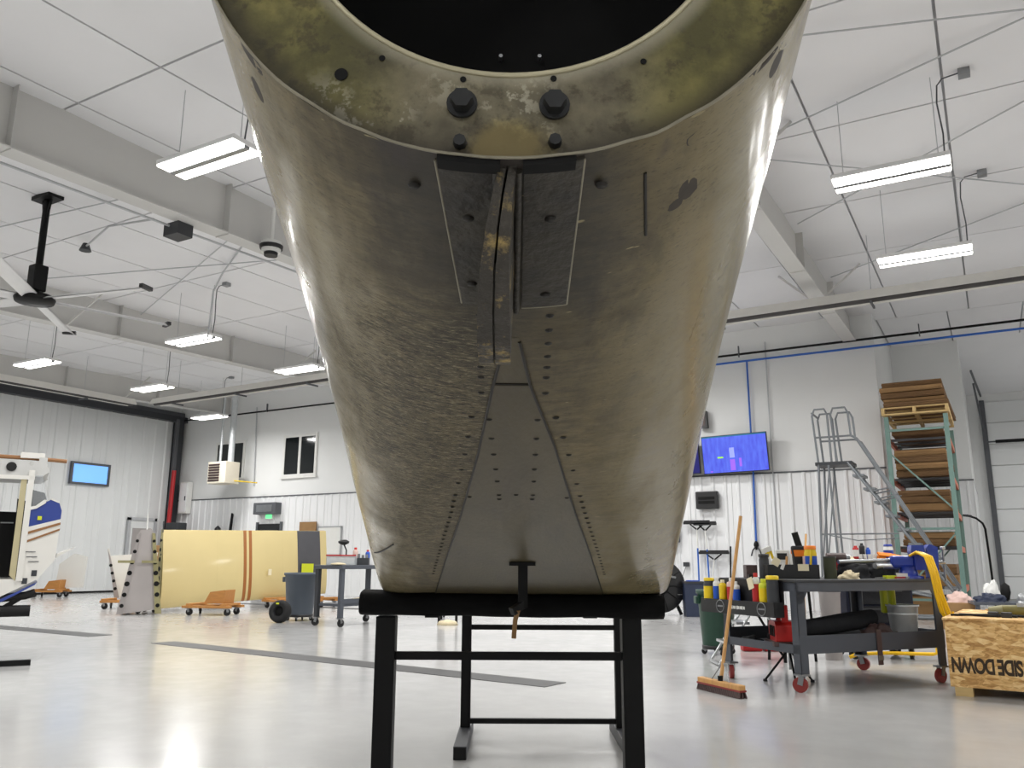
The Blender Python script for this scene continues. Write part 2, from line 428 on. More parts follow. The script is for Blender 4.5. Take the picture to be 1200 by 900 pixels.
for i in range(4):
    for j in range(2):
        x = XJ + .02 + PX * (i + .5); y = 20.8 + PY * (j + .5)
        if y + PY / 2 > YB2 + 2.2: continue
        o = ob('ceiling_panel', pmesh, ceil, loc=(x, y, cz(y))); o.rotation_euler = (math.atan(0.02), 0, 0)
struct(MB().add([(XJ2 - .3, YB2, cz(YB2)), (XR + .3, YB2, cz(YB2)), (XR + .3, YB3 + .3, 6.12), (XJ2 - .3, YB3 + .3, 6.12),
                 (XJ2 - .3, YB2, cz(YB2) + .2), (XR + .3, YB2, cz(YB2) + .2), (XR + .3, YB3 + .3, 6.32), (XJ2 - .3, YB3 + .3, 6.32)],
                [(0, 1, 2, 3), (7, 6, 5, 4), (0, 4, 5, 1), (1, 5, 6, 2), (2, 6, 7, 3), (3, 7, 4, 0)]).build('ceiling_bay', 'ceiling_white'), 'sloping white roof lining over the door bay', 'ceiling')

# ---- tapered steel roof beams
def beam(x, y1, lab):
    t = thing('roof_beam', lab, 'beam', (x, YN, 0), kind='structure')
    def zb(y): return 5.45 + 0.03 * y
    def seg(x0, x1, d0, d1, nm):
        y0 = YN
        vs = [(x0, 0, zb(y0) + d0), (x1, 0, zb(y0) + d0), (x1, y1 - y0, zb(y1) + d0), (x0, y1 - y0, zb(y1) + d0),
              (x0, 0, d1(y0)), (x1, 0, d1(y0)), (x1, y1 - y0, d1(y1)), (x0, y1 - y0, d1(y1))]
        MB().add(vs, [(0, 3, 2, 1), (4, 5, 6, 7), (0, 1, 5, 4), (1, 2, 6, 5), (2, 3, 7, 6), (3, 0, 4, 7)]).build(nm, 'beam_white', t)
    seg(-0.012, 0.012, 0.015, lambda y: cz(y) + 0.03, 'web')
    seg(-0.14, 0.14, 0.0, lambda y: zb(y) + 0.02, 'bottom_flange')
    y = YN + 3.0
    k = 0
    while y < y1 - 1:
        for s in (-1, 1):
            if k % 2 == 0:
                MB().bar((s * 0.13, y - YN, zb(y) + 0.02), (s * 0.75, y - YN + 0.35, cz(y) - 0.02), 0.035).build('flange_brace', 'beam_white', t)
        MB().bb(-0.13, 0.13, y - YN + 1.2, y - YN + 1.212, zb(y) + 0.02, cz(y) + 0.02).build('stiffener', 'beam_white', t)
        y += 3.1; k += 1
    return t
beam(-2.45, YB, 'white roof beam ending above the blue screen')
beam(-9.3, YB, 'deep white roof beam behind the double lamp on the left')
beam(-16.15, YB, 'white roof beam beyond the ceiling fan')
beam(-23.0, YB, 'farthest white roof beam above the tall hangar door')
beam(4.4, YB2, 'white roof beam out of view to the right')

# ---- hangar door in the left wall
hd = thing('door_1', 'tall ribbed pale grey hangar door with one small window', 'door', (XL, 0, 0), kind='structure')
dsheet = ribbed(0.9, 5.9, 0.45, 0.035, 0.06).mesh('door_panel', 'door_steel')
for k in range(21):
    y = 19.6 - 0.905 * k
    o = ob('door_panel', dsheet, hd, loc=(0.06, y - 0.9, 0.06)); o.rotation_euler = (0, 0, R(90))
MB().bb(0.0, 0.06, 0.5, 19.62, 0.0, 0.06).build('bottom_seal', 'black_matte', hd)
MB().bb(0.0, 0.35, -8, 20.0, 5.92, 6.12).build('header_rail', 'dark_grey', hd)
MB().bb(0.0, 0.16, -8, 20.0, 6.14, 6.3).build('door_track', 'wire_grey', hd)
MB().bb(0.05, 0.36, 19.62, 19.86, 0, 6.1).build('door_post', 'dark_grey', hd, bevel=0.01)
MB().bb(0.30, 0.40, 19.50, 19.62, 0, 6.0).build('guide_channel', 'wire_grey', hd)
cyl = MB().cyl((0.45, 19.45, 0.9), (0.45, 19.52, 4.15), 0.075)
cyl.build('door_ram', 'red_paint', hd, label='red hydraulic ram beside the door post')
# window of the door
wf = thing('window_1', 'small blue daylight window in the tall hangar door', 'window', (XL + 0.16, 16.55, 3.77), kind='structure')
fr = MB()
for a, b, c, d in ((-.68, .68, -.36, -.29), (-.68, .68, .29, .36), (-.68, -.61, -.29, .29), (.61, .68, -.29, .29)):
    fr.bb(-0.06, 0.04, a, b, c, d)
fr.build('window_frame', 'wire_grey', wf); MB().bb(-0.05, 0.0, -.61, .61, -.29, .29).build('pane', 'sky_pane', wf)
# wicket door
wd = thing('door_2', 'pale grey wicket door with window behind the grey wing', 'door', (XL + 0.12, 18.65, 0), kind='structure')
for a, b, c, d in ((-.56, -.46, 0, 2.45), (.46, .56, 0, 2.45), (-.56, .56, 2.36, 2.46)):
    MB().bb(0, 0.08, a, b, c, d).build('door_frame', 'rod_grey', wd)
MB().bb(0, 0.04, -.45, .45, 0.05, 2.36).build('door_leaf', 'door_steel', wd); MB().bb(0.04, 0.06, -.36, .36, 1.2, 2.1).build('pane', 'primer_grey', wd)

# ---- windows of the back wall
def office_window(name, x0, x1, z0, z1, lab):
    t = thing(name, lab, 'window', ((x0 + x1) / 2, YB, z0), kind='structure'); w = (x1 - x0) / 2; h = z1 - z0
    f = MB()
    for a, b, c, d in ((-w, w, 0, .09), (-w, w, h - .09, h), (-w, -w + .09, .09, h - .09), (w - .09, w, .09, h - .09), (-.05, .05, .09, h - .09)):
        f.bb(a, b, -0.05, 0.01, c, d)
    f.build('window_frame', 'white_plastic', t)
    for s in (-1, 1):
        MB().bb(s * .05, s * (w - .09), -0.03, -0.005, .09, h - .09).build('pane', 'glass_dark', t)
    MB().bb(-w - .04, w + .04, -0.09, 0, -0.05, 0).build('window_sill', 'white_plastic', t)
office_window('window_2', -20.25, -18.75, 3.72, 5.12, 'dark two pane upper window left of the dirty tail cone')
office_window('window_3', -23.5, -22.05, 3.72, 5.1, 'dark two pane upper window behind the hanging unit heater')
d3 = thing('door_3', 'dark glazed doorway under the green exit light', 'door', (-20.65, YB - 0.03, 0), kind='structure')
MB().bb(-.5, .5, -.03, .02, 0, 2.22).build('door_leaf', 'black_plastic', d3); MB().bb(-.38, .38, -.04, -.03, 0.9, 2.05).build('pane', 'glass_dark', d3)
for s in (-1, 1): MB().bb(s * .5, s * .58, -.06, .02, 0, 2.28).build('door_frame', 'wire_grey', d3)

# ---- sectional overhead door far right
gd = thing('door_4', 'white sectional overhead door beyond the pallet rack', 'door', (0.0, YB3, 0), kind='structure')
for k in range(9):
    z = 0.02 + k * 0.655
    m = MB().bb(0.12, 5.2, -0.05, 0, z, z + 0.635); m.build('door_section', 'door_steel', gd, bevel=0.012)
MB().bb(-0.02, 0.12, -0.12, 0, 0, 5.95).build('door_track', 'wire_grey', gd)
MB().cyl((0.3, -0.45, 4.62), (2.8, -0.45, 4.62), 0.05).build('torsion_tube', 'black_metal', gd)
MB().cyl((0.06, -0.45, 4.62), (0.3, -0.45, 4.62), 0.025).build('spring_shaft', 'wire_grey', gd)
MB().bar((0.05, -0.6, 6.0), (-0.12, -3.6, 6.2), 0.05).build('track_hanger', 'wire_grey', gd)
MB().bar((0.02, -0.3, 5.0), (-0.1, -2.2, 6.1), 0.05).build('track_brace', 'wire_grey', gd)
# black pipes and blue air line along the back wall
def pipe(name, pts, r, m, lab, cat='pipe', brackets=()):
    o = tag(MB().tube(pts, r).build(name, m), lab, cat)
    for b in brackets:
        MB().bb(b[0] - .012, b[0] + .012, b[1] - .03, b[1] + .03, b[2] - .03, b[2] + 0.25).build('hanger', 'wire_grey', o)
    return o
pipe('gas_pipe', [(-25.2, 19.85, 6.0), (-12, 19.85, 6.02), (-2.0, 19.85, 6.05), (9.5, 19.85, 6.1)], 0.028, 'black_metal', 'black gas pipe running along the top of the back wall',
     brackets=[(x, 19.85, 6.0) for x in (-21, -17, -13, -9, -5, -1, 3)])
pipe('air_line', [(-7.6, 19.86, 5.84), (-4.83, 19.86, 5.86), (9.5, 19.86, 5.92)], 0.026, 'pipe_blue', 'blue compressed air pipe along the top of the wall')
bd = pipe('air_drop', [(-4.83, 19.9, 5.86), (-4.83, 19.92, 3.0), (-4.85, 19.92, 1.5)], 0.022, 'pipe_blue', 'thin blue air drop pipe running down the wall past the screen')
MB().lathe([(0.02, 0.1), (0.05, 0.06), (0.06, 0), (0.03, -0.06), (0.02, -0.1)], (-4.85, 19.9, 1.44), 10).build('coupler', 'black_metal', bd)
for s in (-1, 1): MB().tube([(-4.85, 19.9, 1.42), (-4.85 + s * .08, 19.88, 1.33), (-4.85 + s * .12, 19.88, 1.2)], 0.018, 6).build('outlet', 'dark_grey', bd)
pipe('wall_conduit', [(-4.38, 19.95, 6.3), (-4.38, 19.95, 1.2)], 0.016, 'rod_grey', 'grey vertical conduit on the wall right of the screen', 'conduit')
pipe('wall_conduit', [(-21.6, 19.95, 6.2), (-21.5, 19.95, 3.5)], 0.018, 'rod_grey', 'grey vertical conduit between the two dark upper windows', 'conduit')

# ---- hanging radiant tube heaters
def radiant(a, b, lab):
    t = thing('tube_heater', lab, 'heater', (a[0], a[1], 0), math.atan2(b[1] - a[1], b[0] - a[0])); L = math.dist(a, b)
    MB().tube([(0, 0, 5.44), (L, 0, 5.44)], 0.06).build('burner_tube', 'tube_heater', t)
    prof = [(-.2, 5.40), (-.1, 5.58), (.1, 5.58), (.2, 5.40), (.19, 5.40), (.095, 5.565), (-.095, 5.565), (-.19, 5.40)]
    MB().prism(prof, L, lambda p, q, s: (s * L, p, q)).build('reflector', 'reflector', t)
    k = 1.0
    while k < L:
        MB().tube([(k, 0, 5.58), (k, 0, cz(a[1]) + 0.2)], 0.006, 5).build('hanger', 'rod_grey', t)
        MB().bb(k - .015, k + .015, -.2, .2, 5.32, 5.36).build('bracket', 'wire_grey', t); k += 2.6
    return t
radiant((-20.6, 15.2), (9.5, 14.4), 'long radiant tube heater hanging across the hangar in front of the wall')
radiant((-21.2, 2.0), (-21.2, 14.9), 'radiant tube heater hanging along the tall hangar door')

# ---- hanging lamps
LAMP_LIGHT = bpy.data.lights.new('lamp_light', 'AREA'); LAMP_LIGHT.shape = 'RECTANGLE'; LAMP_LIGHT.size = 1.2; LAMP_LIGHT.size_y = .14; LAMP_LIGHT.energy = LAMP_W / 2
LAMP_LIGHT.color = (1.0, 0.99, 0.972)
def lamp(x, y, lab, group='twin strip lamps hanging from the roof', z=5.4):
    t = thing('hanging_lamp', lab, 'lamp', (x, y, z), 0, group)
    L = 1.24
    MB().bb(-L / 2, L / 2, -.2, .2, .012, .07).build('housing', 'lamp_white', t, bevel=0.01)
    for s in (-1, 1):
        MB().bb(-L / 2 + .01, L / 2 - .01, s * .04, s * .195, -.012, .014).build('diffuser', 'lamp_glow', t, bevel=0.008)
    MB().bb(-L / 2 + .01, L / 2 - .01, -.038, .038, -.022, .012).build('spine', 'steel', t)
    top = cz(y) - z
    for s in (-1, 1):
        MB().tube([(s * .5, 0, .07), (s * .5, 0, top)], 0.005, 5).build('hanging_wire', 'rod_grey', t)
    c = MB().tube([(.56, 0, .07), (.57, .02, top * .35), (.54, .03, top * .7), (.56, .02, top - .12), (.62, .02, top - .05), (.8, .02, top - .03)], 0.009, 6)
    c.build('cord', 'wire_grey', t); MB().bb(.78, .9, -.05, .07, top - .09, top + .01).build('junction_box', 'steel', t)
    for s in (-1, 1):
        lo = bpy.data.objects.new('lamp_light', LAMP_LIGHT); COL.objects.link(lo); lo.parent = t; lo.location = (0, s * .1175, -.016)
    return t
for x, y, lab in ((-0.62, 9.75, 'bright twin strip lamp high on the right, nearest of the right pair'),
                  (-0.48, 12.8, 'bright twin strip lamp on the right just above the tube heater'),
                  (-7.15, 5.65, 'large bright twin strip lamp left of the tail cone beside the deep beam'),
                  (-13.7, 10.85, 'bright lamp over the grey wing, below the conduit drop on the left'),
                  (-18.5, 10.5, 'farthest left bright lamp, low in view beyond the ceiling fan'),
                  (-18.6, 13.6, 'small bright lamp above the tall hangar door, between two others'),
                  (-13.7, 13.85, 'bright lamp half hidden behind the left edge of the tail cone'),
                  (-20.9, 17.4, 'smallest bright lamp near the silver flue in the corner')):
    lamp(x, y, lab)
for x, y in ((-7.1, 9.9), (-7.1, 13.0), (-7.1, 1.0), (-0.6, 1.5), (6.0, 1.5), (6.0, 9.7), (6.0, 16.0), (-13.7, 2.0), (-19.5, 2.0), (-7.1, -6.0), (-0.6, -6.0), (6.0, -6.0), (-13.7, -6.0), (-19.5, -6.0), (4.5, 26.0), (-7.1, 17.0), (2.6, 17.5)):  # unseen lamps continuing the grid, the last ones added to brighten the back right
    lamp(x, y, 'twin strip lamp hanging out of view', 'twin strip lamps out of view')

# ---- big ceiling fan
def fan():
    x, y, z = -11.9, 6.6, 4.8
    t = thing('ceiling_fan', 'large white bladed ceiling fan on a black drop rod', 'fan', (x, y, z))
    MB().cyl((0, 0, .1), (0, 0, cz(y) - z), 0.05).build('drop_rod', 'black_metal', t)
    MB().bb(-.22, .22, -.12, .12, cz(y) - z - .07, cz(y) - z).build('mounting_plate', 'black_metal', t)
    for s in (-1, 1): MB().bar((s * .1, 0, cz(y) - z - .05), (s * .04, 0, cz(y) - z - .35), 0.03).build('mount_strut', 'black_metal', t)
    MB().bb(-.1, .1, -.1, .1, .12, .52).build('motor', 'black_metal', t, bevel=0.02)
    MB().lathe([(0.05, -.06), (.26, -.05), (.28, 0), (.26, .05), (.1, .09)], seg=20).build('hub', 'black_metal', t)
    for k in range(6):
        a = R(60 * k + 14)
        m = MB().grid(lambda u, v: (0.22 + u * 1.7, (v - .5) * .2, .03 * math.sin(v * math.pi) + (v - .5) * .05), 4, 4)
        m.grid(lambda u, v: (0.22 + u * 1.7, (.5 - v) * .2, .03 * math.sin(v * math.pi) - .012 + (.5 - v) * .05), 4, 4)
        b = m.build('blade', 'lamp_white', t, rz=a)
        MB().bb(1.91, 1.97, -.105, .105, -.015, .04).build('blade_tip', 'black_plastic', b)
fan()
# conduit along the deep beam, with its box and branch
c = tag(MB().tube([(-9.55, 0, 5.42), (-9.55, 7.1, 5.62), (-9.5, 12, 5.78)], 0.018).build('beam_conduit', 'rod_grey'), 'grey conduit fixed along the lower edge of the deep beam', 'conduit')
MB().bb(-9.66, -9.36, 7.0, 7.25, 5.48, 5.66).build('speaker_box', 'dark_grey', c)
MB().tube([(-9.55, 6.75, 5.62), (-11.4, 7.3, 6.1), (-13.0, 7.95, 6.3)], 0.016).build('branch', 'rod_grey', c)
MB().lathe([(.1, -.08), (.05, .05)], (-13.0, 7.95, 6.3), 10).build('sensor', 'dark_grey', c)
s = thing('ceiling_detector', 'round black and white striped detector under the deep beam', 'detector', (-9.05, 8.42, 5.6))
for k, (r, m) in enumerate(((.10, 'black_plastic'), (.14, 'white_plastic'), (.17, 'black_plastic'), (.15, 'white_plastic'))):
    MB().cyl((0, 0, -.05 + k * .055), (0, 0, k * .055), r, r * 1.04, 18).build('ring', m, s)
MB().cyl((0, 0, .165), (0, 0, .72), .03).build('stem', 'white_plastic', s)
pipe('lamp_conduit', [(-12.6, 10.3, 5.2), (-12.55, 10.3, 6.1), (-12.2, 10.2, 6.4), (-10.9, 9.5, 6.46)], 0.016, 'rod_grey', 'thin grey conduit curving down from the roof by the conduit lamp', 'conduit')
# bracing rods under the roof lining
for i, (a, b, lab) in enumerate((((-2.28, 10.15), (3.5, 7.7), 'thin diagonal bracing rod above the nearest right lamp'),
                                 ((-1.9, 7.8), (4.0, 9.8), 'thin rod crossing the roof near the top right corner'),
                                 ((-2.28, 10.6), (4.0, 16.2), 'thin diagonal bracing rod below the right junction boxes'),
                                 ((-16.1, 6.5), (-9.4, 7.25), 'thin bracing rod above the ceiling fan'),
                                 ((-16.1, 11.3), (-9.4, 8.5), 'thin diagonal bracing rod crossing behind the left conduit'),
                                 ((-2.28, 13.3), (2.5, 9.3), 'thin diagonal bracing rod ending at the right roof beam'),
                                 ((-16.1, 8.5), (-9.4, 10.7), 'thin bracing rod right of the ceiling fan'),
                                 ((-2.28, 16.5), (4.0, 12.0), 'thin diagonal rod above the brown sheet stack'))):
    za, zb_ = cz(a[1]) - 0.1, cz(b[1]) - 0.1
    tag(MB().tube([(*a, za), (*b, zb_)], 0.011, 6).build('bracing_rod', 'rod_grey'), lab, 'rod')
# ================================================================ THE TAIL CONE AND ITS STANDS
_K = np.array([.6, .85, 1.2, 1.7, 2.4, 3.2, 4.0]); _W = np.array([.277, .303, .339, .388, .460, .551, .60]); _C = np.array([.292, .274, .308, .376, .44, .518, .54])
_D = np.arange(0.0, 7.0, 0.01)
def _table(v):
    lo = v[0] + (v[1] - v[0]) / (_K[1] - _K[0]) * (_D - _K[0])
    t = np.where(_D < _K[0], lo, np.interp(_D, _K, v)); k = np.ones(31) / 31
    return np.convolve(np.pad(t, 15, mode='reflect', reflect_type='odd'), k, mode='valid')
_TW, _TC = _table(_W), _table(_C)
def sec(d):
    n = 2.132 + 17.0 * min(max((d - .6) / 2.6, 0), 1) ** 2.5
    b = float(np.interp(d, [.6, 3.2, 4, 6], [1.38, .943, .945, .96])); cx = float(np.interp(d, [.6, 3.2], [-.003, .050]))
    return float(np.interp(d, _D, _TW)), float(np.interp(d, _D, _TC)), n, b, cx
FO = Vector((0.035, 3.2, 0.0))               # the fuselage root stands where the front stand carries it
def belly(x, d, off=0.0):
    w, c, n, b, cx = sec(d); u = min(abs((x - cx) / w), .9995)
    return Vector((x, d, b + c - c * (1 - u ** n) ** (1 / n) - off)) - FO
def ring(d, t, inset=0.0):
    w, c, n, b, cx = sec(d); w -= inset; ct, st = math.cos(t), math.sin(t)
    if st <= 0:
        return Vector((cx + w * math.copysign(abs(ct) ** (2 / n), ct), d, b + c - (c - inset) * abs(st) ** (2 / n))) - FO
    return Vector((cx + w * math.copysign(abs(ct) ** (2 / max(2.2, n * .45)), ct), d, b + c + (c * 1.15 - inset) * st ** (2 / max(2.2, n * .45)))) - FO

def skin_material():
    m = bpy.data.materials.new('sooty_cream_paint'); m.use_nodes = True
    nt = m.node_tree; N = nt.nodes; Lk = nt.links; b = N['Principled BSDF']
    def math_(op, a, c=None, clamp=False):
        n = N.new('ShaderNodeMath'); n.operation = op; n.use_clamp = clamp
        for i, v in enumerate((a, c)):
            if v is None: continue
            if isinstance(v, (int, float)): n.inputs[i].default_value = v
            else: Lk.new(v, n.inputs[i])
        return n.outputs[0]
    def sstep(v, a, c, lo=0.0, hi=1.0):
        n = N.new('ShaderNodeMapRange'); n.interpolation_type = 'SMOOTHSTEP'
        Lk.new(v, n.inputs[0]); n.inputs[1].default_value = a; n.inputs[2].default_value = c; n.inputs[3].default_value = lo; n.inputs[4].default_value = hi
        return n.outputs[0]
    def mix(f, a, c):
        n = N.new('ShaderNodeMix'); n.data_type = 'RGBA'
        if isinstance(f, (int, float)): n.inputs[0].default_value = f
        else: Lk.new(f, n.inputs[0])
        for i, v in ((6, a), (7, c)):
            if isinstance(v, tuple): n.inputs[i].default_value = (*lin(v), 1)
            else: Lk.new(v, n.inputs[i])
        return n.outputs[2]
    tc = N.new('ShaderNodeTexCoord'); mp = N.new('ShaderNodeMapping'); mp.inputs['Location'].default_value = FO
    Lk.new(tc.outputs['Object'], mp.inputs[0])
    sp = N.new('ShaderNodeSeparateXYZ'); Lk.new(mp.outputs[0], sp.inputs[0])
    X, D, Zc = sp.outputs
    def nz(scale, stretch, detail=6, rough=.6, dist=0.0):
        mm = N.new('ShaderNodeMapping'); mm.inputs['Scale'].default_value = stretch; Lk.new(mp.outputs[0], mm.inputs[0])
        n = N.new('ShaderNodeTexNoise'); n.inputs['Scale'].default_value = scale; n.inputs['Detail'].default_value = detail
        n.inputs['Roughness'].default_value = rough; n.inputs['Distortion'].default_value = dist
        Lk.new(mm.outputs[0], n.inputs['Vector']); return n.outputs['Fac']
    wl = math_('ADD', math_('MULTIPLY', D, 0.117), 0.205)
    u = math_('DIVIDE', X, wl)
    big = nz(3.2, (1.2, 1, 1), 5); fine = nz(26, (1, 2.2, 1), 8, .7); grain = nz(120, (1, 3, 1), 4, .7)
    streak = nz(7, (2.2, .35, 1), 6, .65, .6)
    uj = math_('ADD', u, math_('MULTIPLY', math_('SUBTRACT', big, .5), .55))
    ujs = math_('ADD', uj, math_('MULTIPLY', math_('SUBTRACT', streak, .5), .5))
    # exhaust soot: over the whole centre, wider on the left
    left = sstep(ujs, -.92, -.50); right = sstep(ujs, .30, .92, 1.0, 0.0)
    soot = math_('MULTIPLY', left, right)
    tail = sstep(math_('ADD', D, math_('MULTIPLY', math_('SUBTRACT', streak, .5), .9)), .66, 1.35, 1.0, 0.0)                 # blackest next to the aft edge
    cen = math_('MULTIPLY', sstep(ujs, -.66, -.2), sstep(ujs, .12, .58, 1.0, 0.0))
    tailsoot = math_('MULTIPLY', tail, cen)
    cream = mix(sstep(big, .35, .7), (164, 152, 120), (142, 130, 94))
    cream = mix(math_('MULTIPLY', sstep(uj, -.1, .9), .75), cream, (146, 134, 100))
    cream = mix(math_('MULTIPLY', sstep(streak, .48, .72), .45), cream, (108, 94, 62))
    film = mix(sstep(fine, .36, .66), (82, 74, 56), (122, 110, 82))
    film = mix(math_('MULTIPLY', sstep(streak, .42, .68), .5), film, (76, 67, 48))
    film = mix(math_('MULTIPLY', sstep(uj, .05, .6), .55), film, (118, 104, 66))
    diag = nz(6, (1.0, .55, 1), 7, .7, 1.2)
    film = mix(math_('MULTIPLY', sstep(diag, .50, .62), .6), film, (64, 56, 40))
    col = mix(math_('MULTIPLY', soot, .92), cream, film)
    col = mix(math_('MULTIPLY', tailsoot, .8), col, (44, 43, 41))
    # mottled dark patches along the aft rim
    rim = math_('MULTIPLY', sstep(D, .60, .74, 1.0, 0.0), sstep(nz(9, (1.3, .5, 1), 5, .6), .50, .62))
    col = mix(math_('MULTIPLY', rim, .75), col, (64, 58, 56))
    # grit worn into the paint on the left, chipped specks
    grit = math_('MULTIPLY', math_('MULTIPLY', sstep(uj, -.85, -.55), sstep(uj, -.12, .02, 1.0, 0.0)), math_('MULTIPLY', sstep(D, .8, 1.0), sstep(D, 1.8, 2.9, 1.0, 0.25)))
    scr = nz(105, (.6, 2.3, 1), 5, .8, .5)
    col = mix(math_('MULTIPLY', grit, sstep(scr, .52, .60)), col, (38, 33, 25))
    col = mix(math_('MULTIPLY', math_('MULTIPLY', grit, sstep(scr, .46, .38)), .9), col, (160, 150, 122))
    chips = sstep(nz(44, (.6, 1.8, 1), 2, .5), .71, .75)
    col = mix(math_('MULTIPLY', math_('MULTIPLY', chips, soot), .8), col, (172, 160, 122))
    col = mix(math_('MULTIPLY', sstep(grain, .55, .66), .5), col, (48, 42, 33))
    Lk.new(col, b.inputs['Base Color'])
    ro = sstep(soot, 0, 1, .27, .55); Lk.new(ro, b.inputs['Roughness'])
    Lk.new(sstep(soot, .0, .7, .25, .03), b.inputs['Coat Weight']); b.inputs['Coat Roughness'].default_value = .10; b.inputs['Specular IOR Level'].default_value = .35
    h = math_('ADD', math_('MULTIPLY', math_('MULTIPLY', scr, grit), 1.0), math_('MULTIPLY', nz(5.5, (.7, 1.6, 1), 3, .5), 1.6))
    h = math_('ADD', h, math_('MULTIPLY', fine, .16))
    bp = N.new('ShaderNodeBump'); bp.inputs['Strength'].default_value = .6; bp.inputs['Distance'].default_value = .006
    Lk.new(h, bp.inputs['Height']); Lk.new(bp.outputs[0], b.inputs['Normal'])
    MATS['sooty_skin'] = m
    # the bare bulkhead web: green primer, dirt, corrosion
    m2 = bpy.data.materials.new('corroded_primer'); m2.use_nodes = True
    nt = m2.node_tree; N = nt.nodes; Lk = nt.links; b = N['Principled BSDF']
    tc = N.new('ShaderNodeTexCoord'); mp = N.new('ShaderNodeMapping'); mp.inputs['Location'].default_value = FO; Lk.new(tc.outputs['Object'], mp.inputs[0])
    sp = N.new('ShaderNodeSeparateXYZ'); Lk.new(mp.outputs[0], sp.inputs[0]); X, D, Zc = sp.outputs
    a = nz(11, (1, 1, 1), 7, .65); c = nz(38, (1, 1, 1), 6, .7); e = nz(5, (1, 1, 1), 3, .5)
    ax = math_('ABSOLUTE', math_('ADD', X, .0))
    green = sstep(ax, .07, .15)
    col = mix(green, mix(sstep(a, .35, .65), (84, 78, 62), (132, 124, 100)), mix(sstep(a, .36, .64), (84, 80, 42), (142, 134, 76)))
    col = mix(math_('MULTIPLY', sstep(c, .52, .64), .6), col, (58, 50, 32))
    flake = math_('MULTIPLY', math_('MULTIPLY', sstep(c, .48, .42), sstep(e, .40, .54)), sstep(math_('ADD', X, math_('MULTIPLY', a, .08)), .10, .02, 0.0, 1.0))
    col = mix(math_('MULTIPLY', flake, .8), col, (200, 194, 172))
    # dirt along the joint with the skin and rust in the middle
    rr = math_('SQRT', math_('ADD', math_('POWER', X, 2.0), math_('POWER', math_('SUBTRACT', Zc, 1.655), 2.0)))
    edge = sstep(math_('ADD', rr, math_('MULTIPLY', math_('SUBTRACT', a, .5), .03)), .248, .276)
    col = mix(math_('MULTIPLY', edge, .75), col, (50, 43, 30))
    hi = sstep(rr, .196, .212, 1.0, 0.0); col = mix(math_('MULTIPLY', hi, .6), col, (188, 182, 160))
    px = math_('MULTIPLY', math_('SUBTRACT', X, -.004), .75); pz = math_('SUBTRACT', Zc, 1.396)
    rp = math_('SQRT', math_('ADD', math_('POWER', px, 2.0), math_('POWER', pz, 2.0)))
    rust = sstep(math_('ADD', rp, math_('MULTIPLY', math_('SUBTRACT', c, .5), .035)), .016, .030, 1.0, 0.0)
    col = mix(rust, col, mix(sstep(a, .42, .6), (124, 110, 70), (178, 166, 112)))
    Lk.new(col, b.inputs['Base Color']); b.inputs['Roughness'].default_value = .62
    bp = N.new('ShaderNodeBump'); bp.inputs['Strength'].default_value = .5; bp.inputs['Distance'].default_value = .004
    Lk.new(c, bp.inputs['Height']); Lk.new(bp.outputs[0], b.inputs['Normal'])
    MATS['corroded_web'] = m2
skin_material()
M('soot_plate', (66, 62, 54), .55, .15, var=.25, scale=22, bump=.3, bscale=90, dirt=(46, 44, 42), dirt_amt=.6, dscale=12)
M('soot_dark', (52, 50, 47), .7, var=.2, scale=30)
M('worn_bracket', (74, 70, 64), .55, .3, var=.3, scale=40, bump=.5, bscale=120, dirt=(206, 178, 110), dirt_amt=.35, dscale=24)
M('rivet_dark', (34, 31, 27), .5, .3, var=.2)
M('bolt_black', (40, 41, 42), .5, .2, var=.2, scale=60)
M('edge_metal', (150, 144, 126), .4, .3, var=.25, scale=60)
M('lip_metal', (206, 198, 168), .35, .5, var=.1, scale=30)
M('belly_panel', (83, 75, 53), .42, .1, var=.22, scale=9, bump=.12, bscale=60, stretch=(2.2, .5, 1), dirt=(74, 66, 52), dirt_amt=.5, dscale=5)

fx, fy = W(FO.x, FO.y)
tcn = thing('aircraft_tail_cone', 'soot stained cream aircraft tail cone with open dark end resting on a black stand', 'fuselage', (fx, fy, 0), YAW)
SEG = 144
ds = [.6 + .02 * k for k in range(30)] + [1.2 + .05 * k for k in range(46)] + [3.5 + .25 * k for k in range(11)]
m = MB()
def skin_pt(d, t):
    p = ring(d, t)
    q = mnoise.noise(Vector((p.x * 4, d * 3, p.z * 4))) * .0022 + mnoise.noise(Vector((p.x * 11, d * 7, 5))) * .0008
    return p + Vector((0, 0, q))
vs = [skin_pt(d, 2 * math.pi * k / SEG - math.pi / 2) for d in ds for k in range(SEG)]
fs = [(i * SEG + k, (i + 1) * SEG + k, (i + 1) * SEG + (k + 1) % SEG, i * SEG + (k + 1) % SEG) for i in range(len(ds) - 1) for k in range(SEG)]
m.add(vs, fs, True); m.add(vs[-SEG:], [tuple(range(SEG))])
m.build('skin', 'sooty_skin', tcn)
# skin edge (slightly wavy), web, hole lip, liner added for darkness
e = MB().tube([ring(.6, 2 * math.pi * k / 200) + Vector((0, mnoise.noise(Vector((k * .31, 0, 0))) * .003 - .001, mnoise.noise(Vector((k * .17, 3, 0))) * .002)) for k in range(200)], .0013, 6, True)
e.build('skin_edge', 'edge_metal', tcn)
HC = Vector((-.002, 0, 1.652)); HR = .193
def web_pt(a, r, d=.611):
    t = 2 * math.pi * a; o = ring(d, t, .001); o.y = d - FO.y
    c = HC - Vector((FO.x, 0, FO.z)); dv = Vector((o.x - c.x, 0, o.z - c.z)); dv.normalize()
    i = Vector((c.x, d - FO.y, c.z)) + dv * HR
    return i.lerp(o, r)
web = MB().grid(lambda a, r: web_pt(a, r), 128, 8, True); web.build('bulkhead_web', 'corroded_web', tcn)
cl = HC - Vector((FO.x, 0, FO.z))
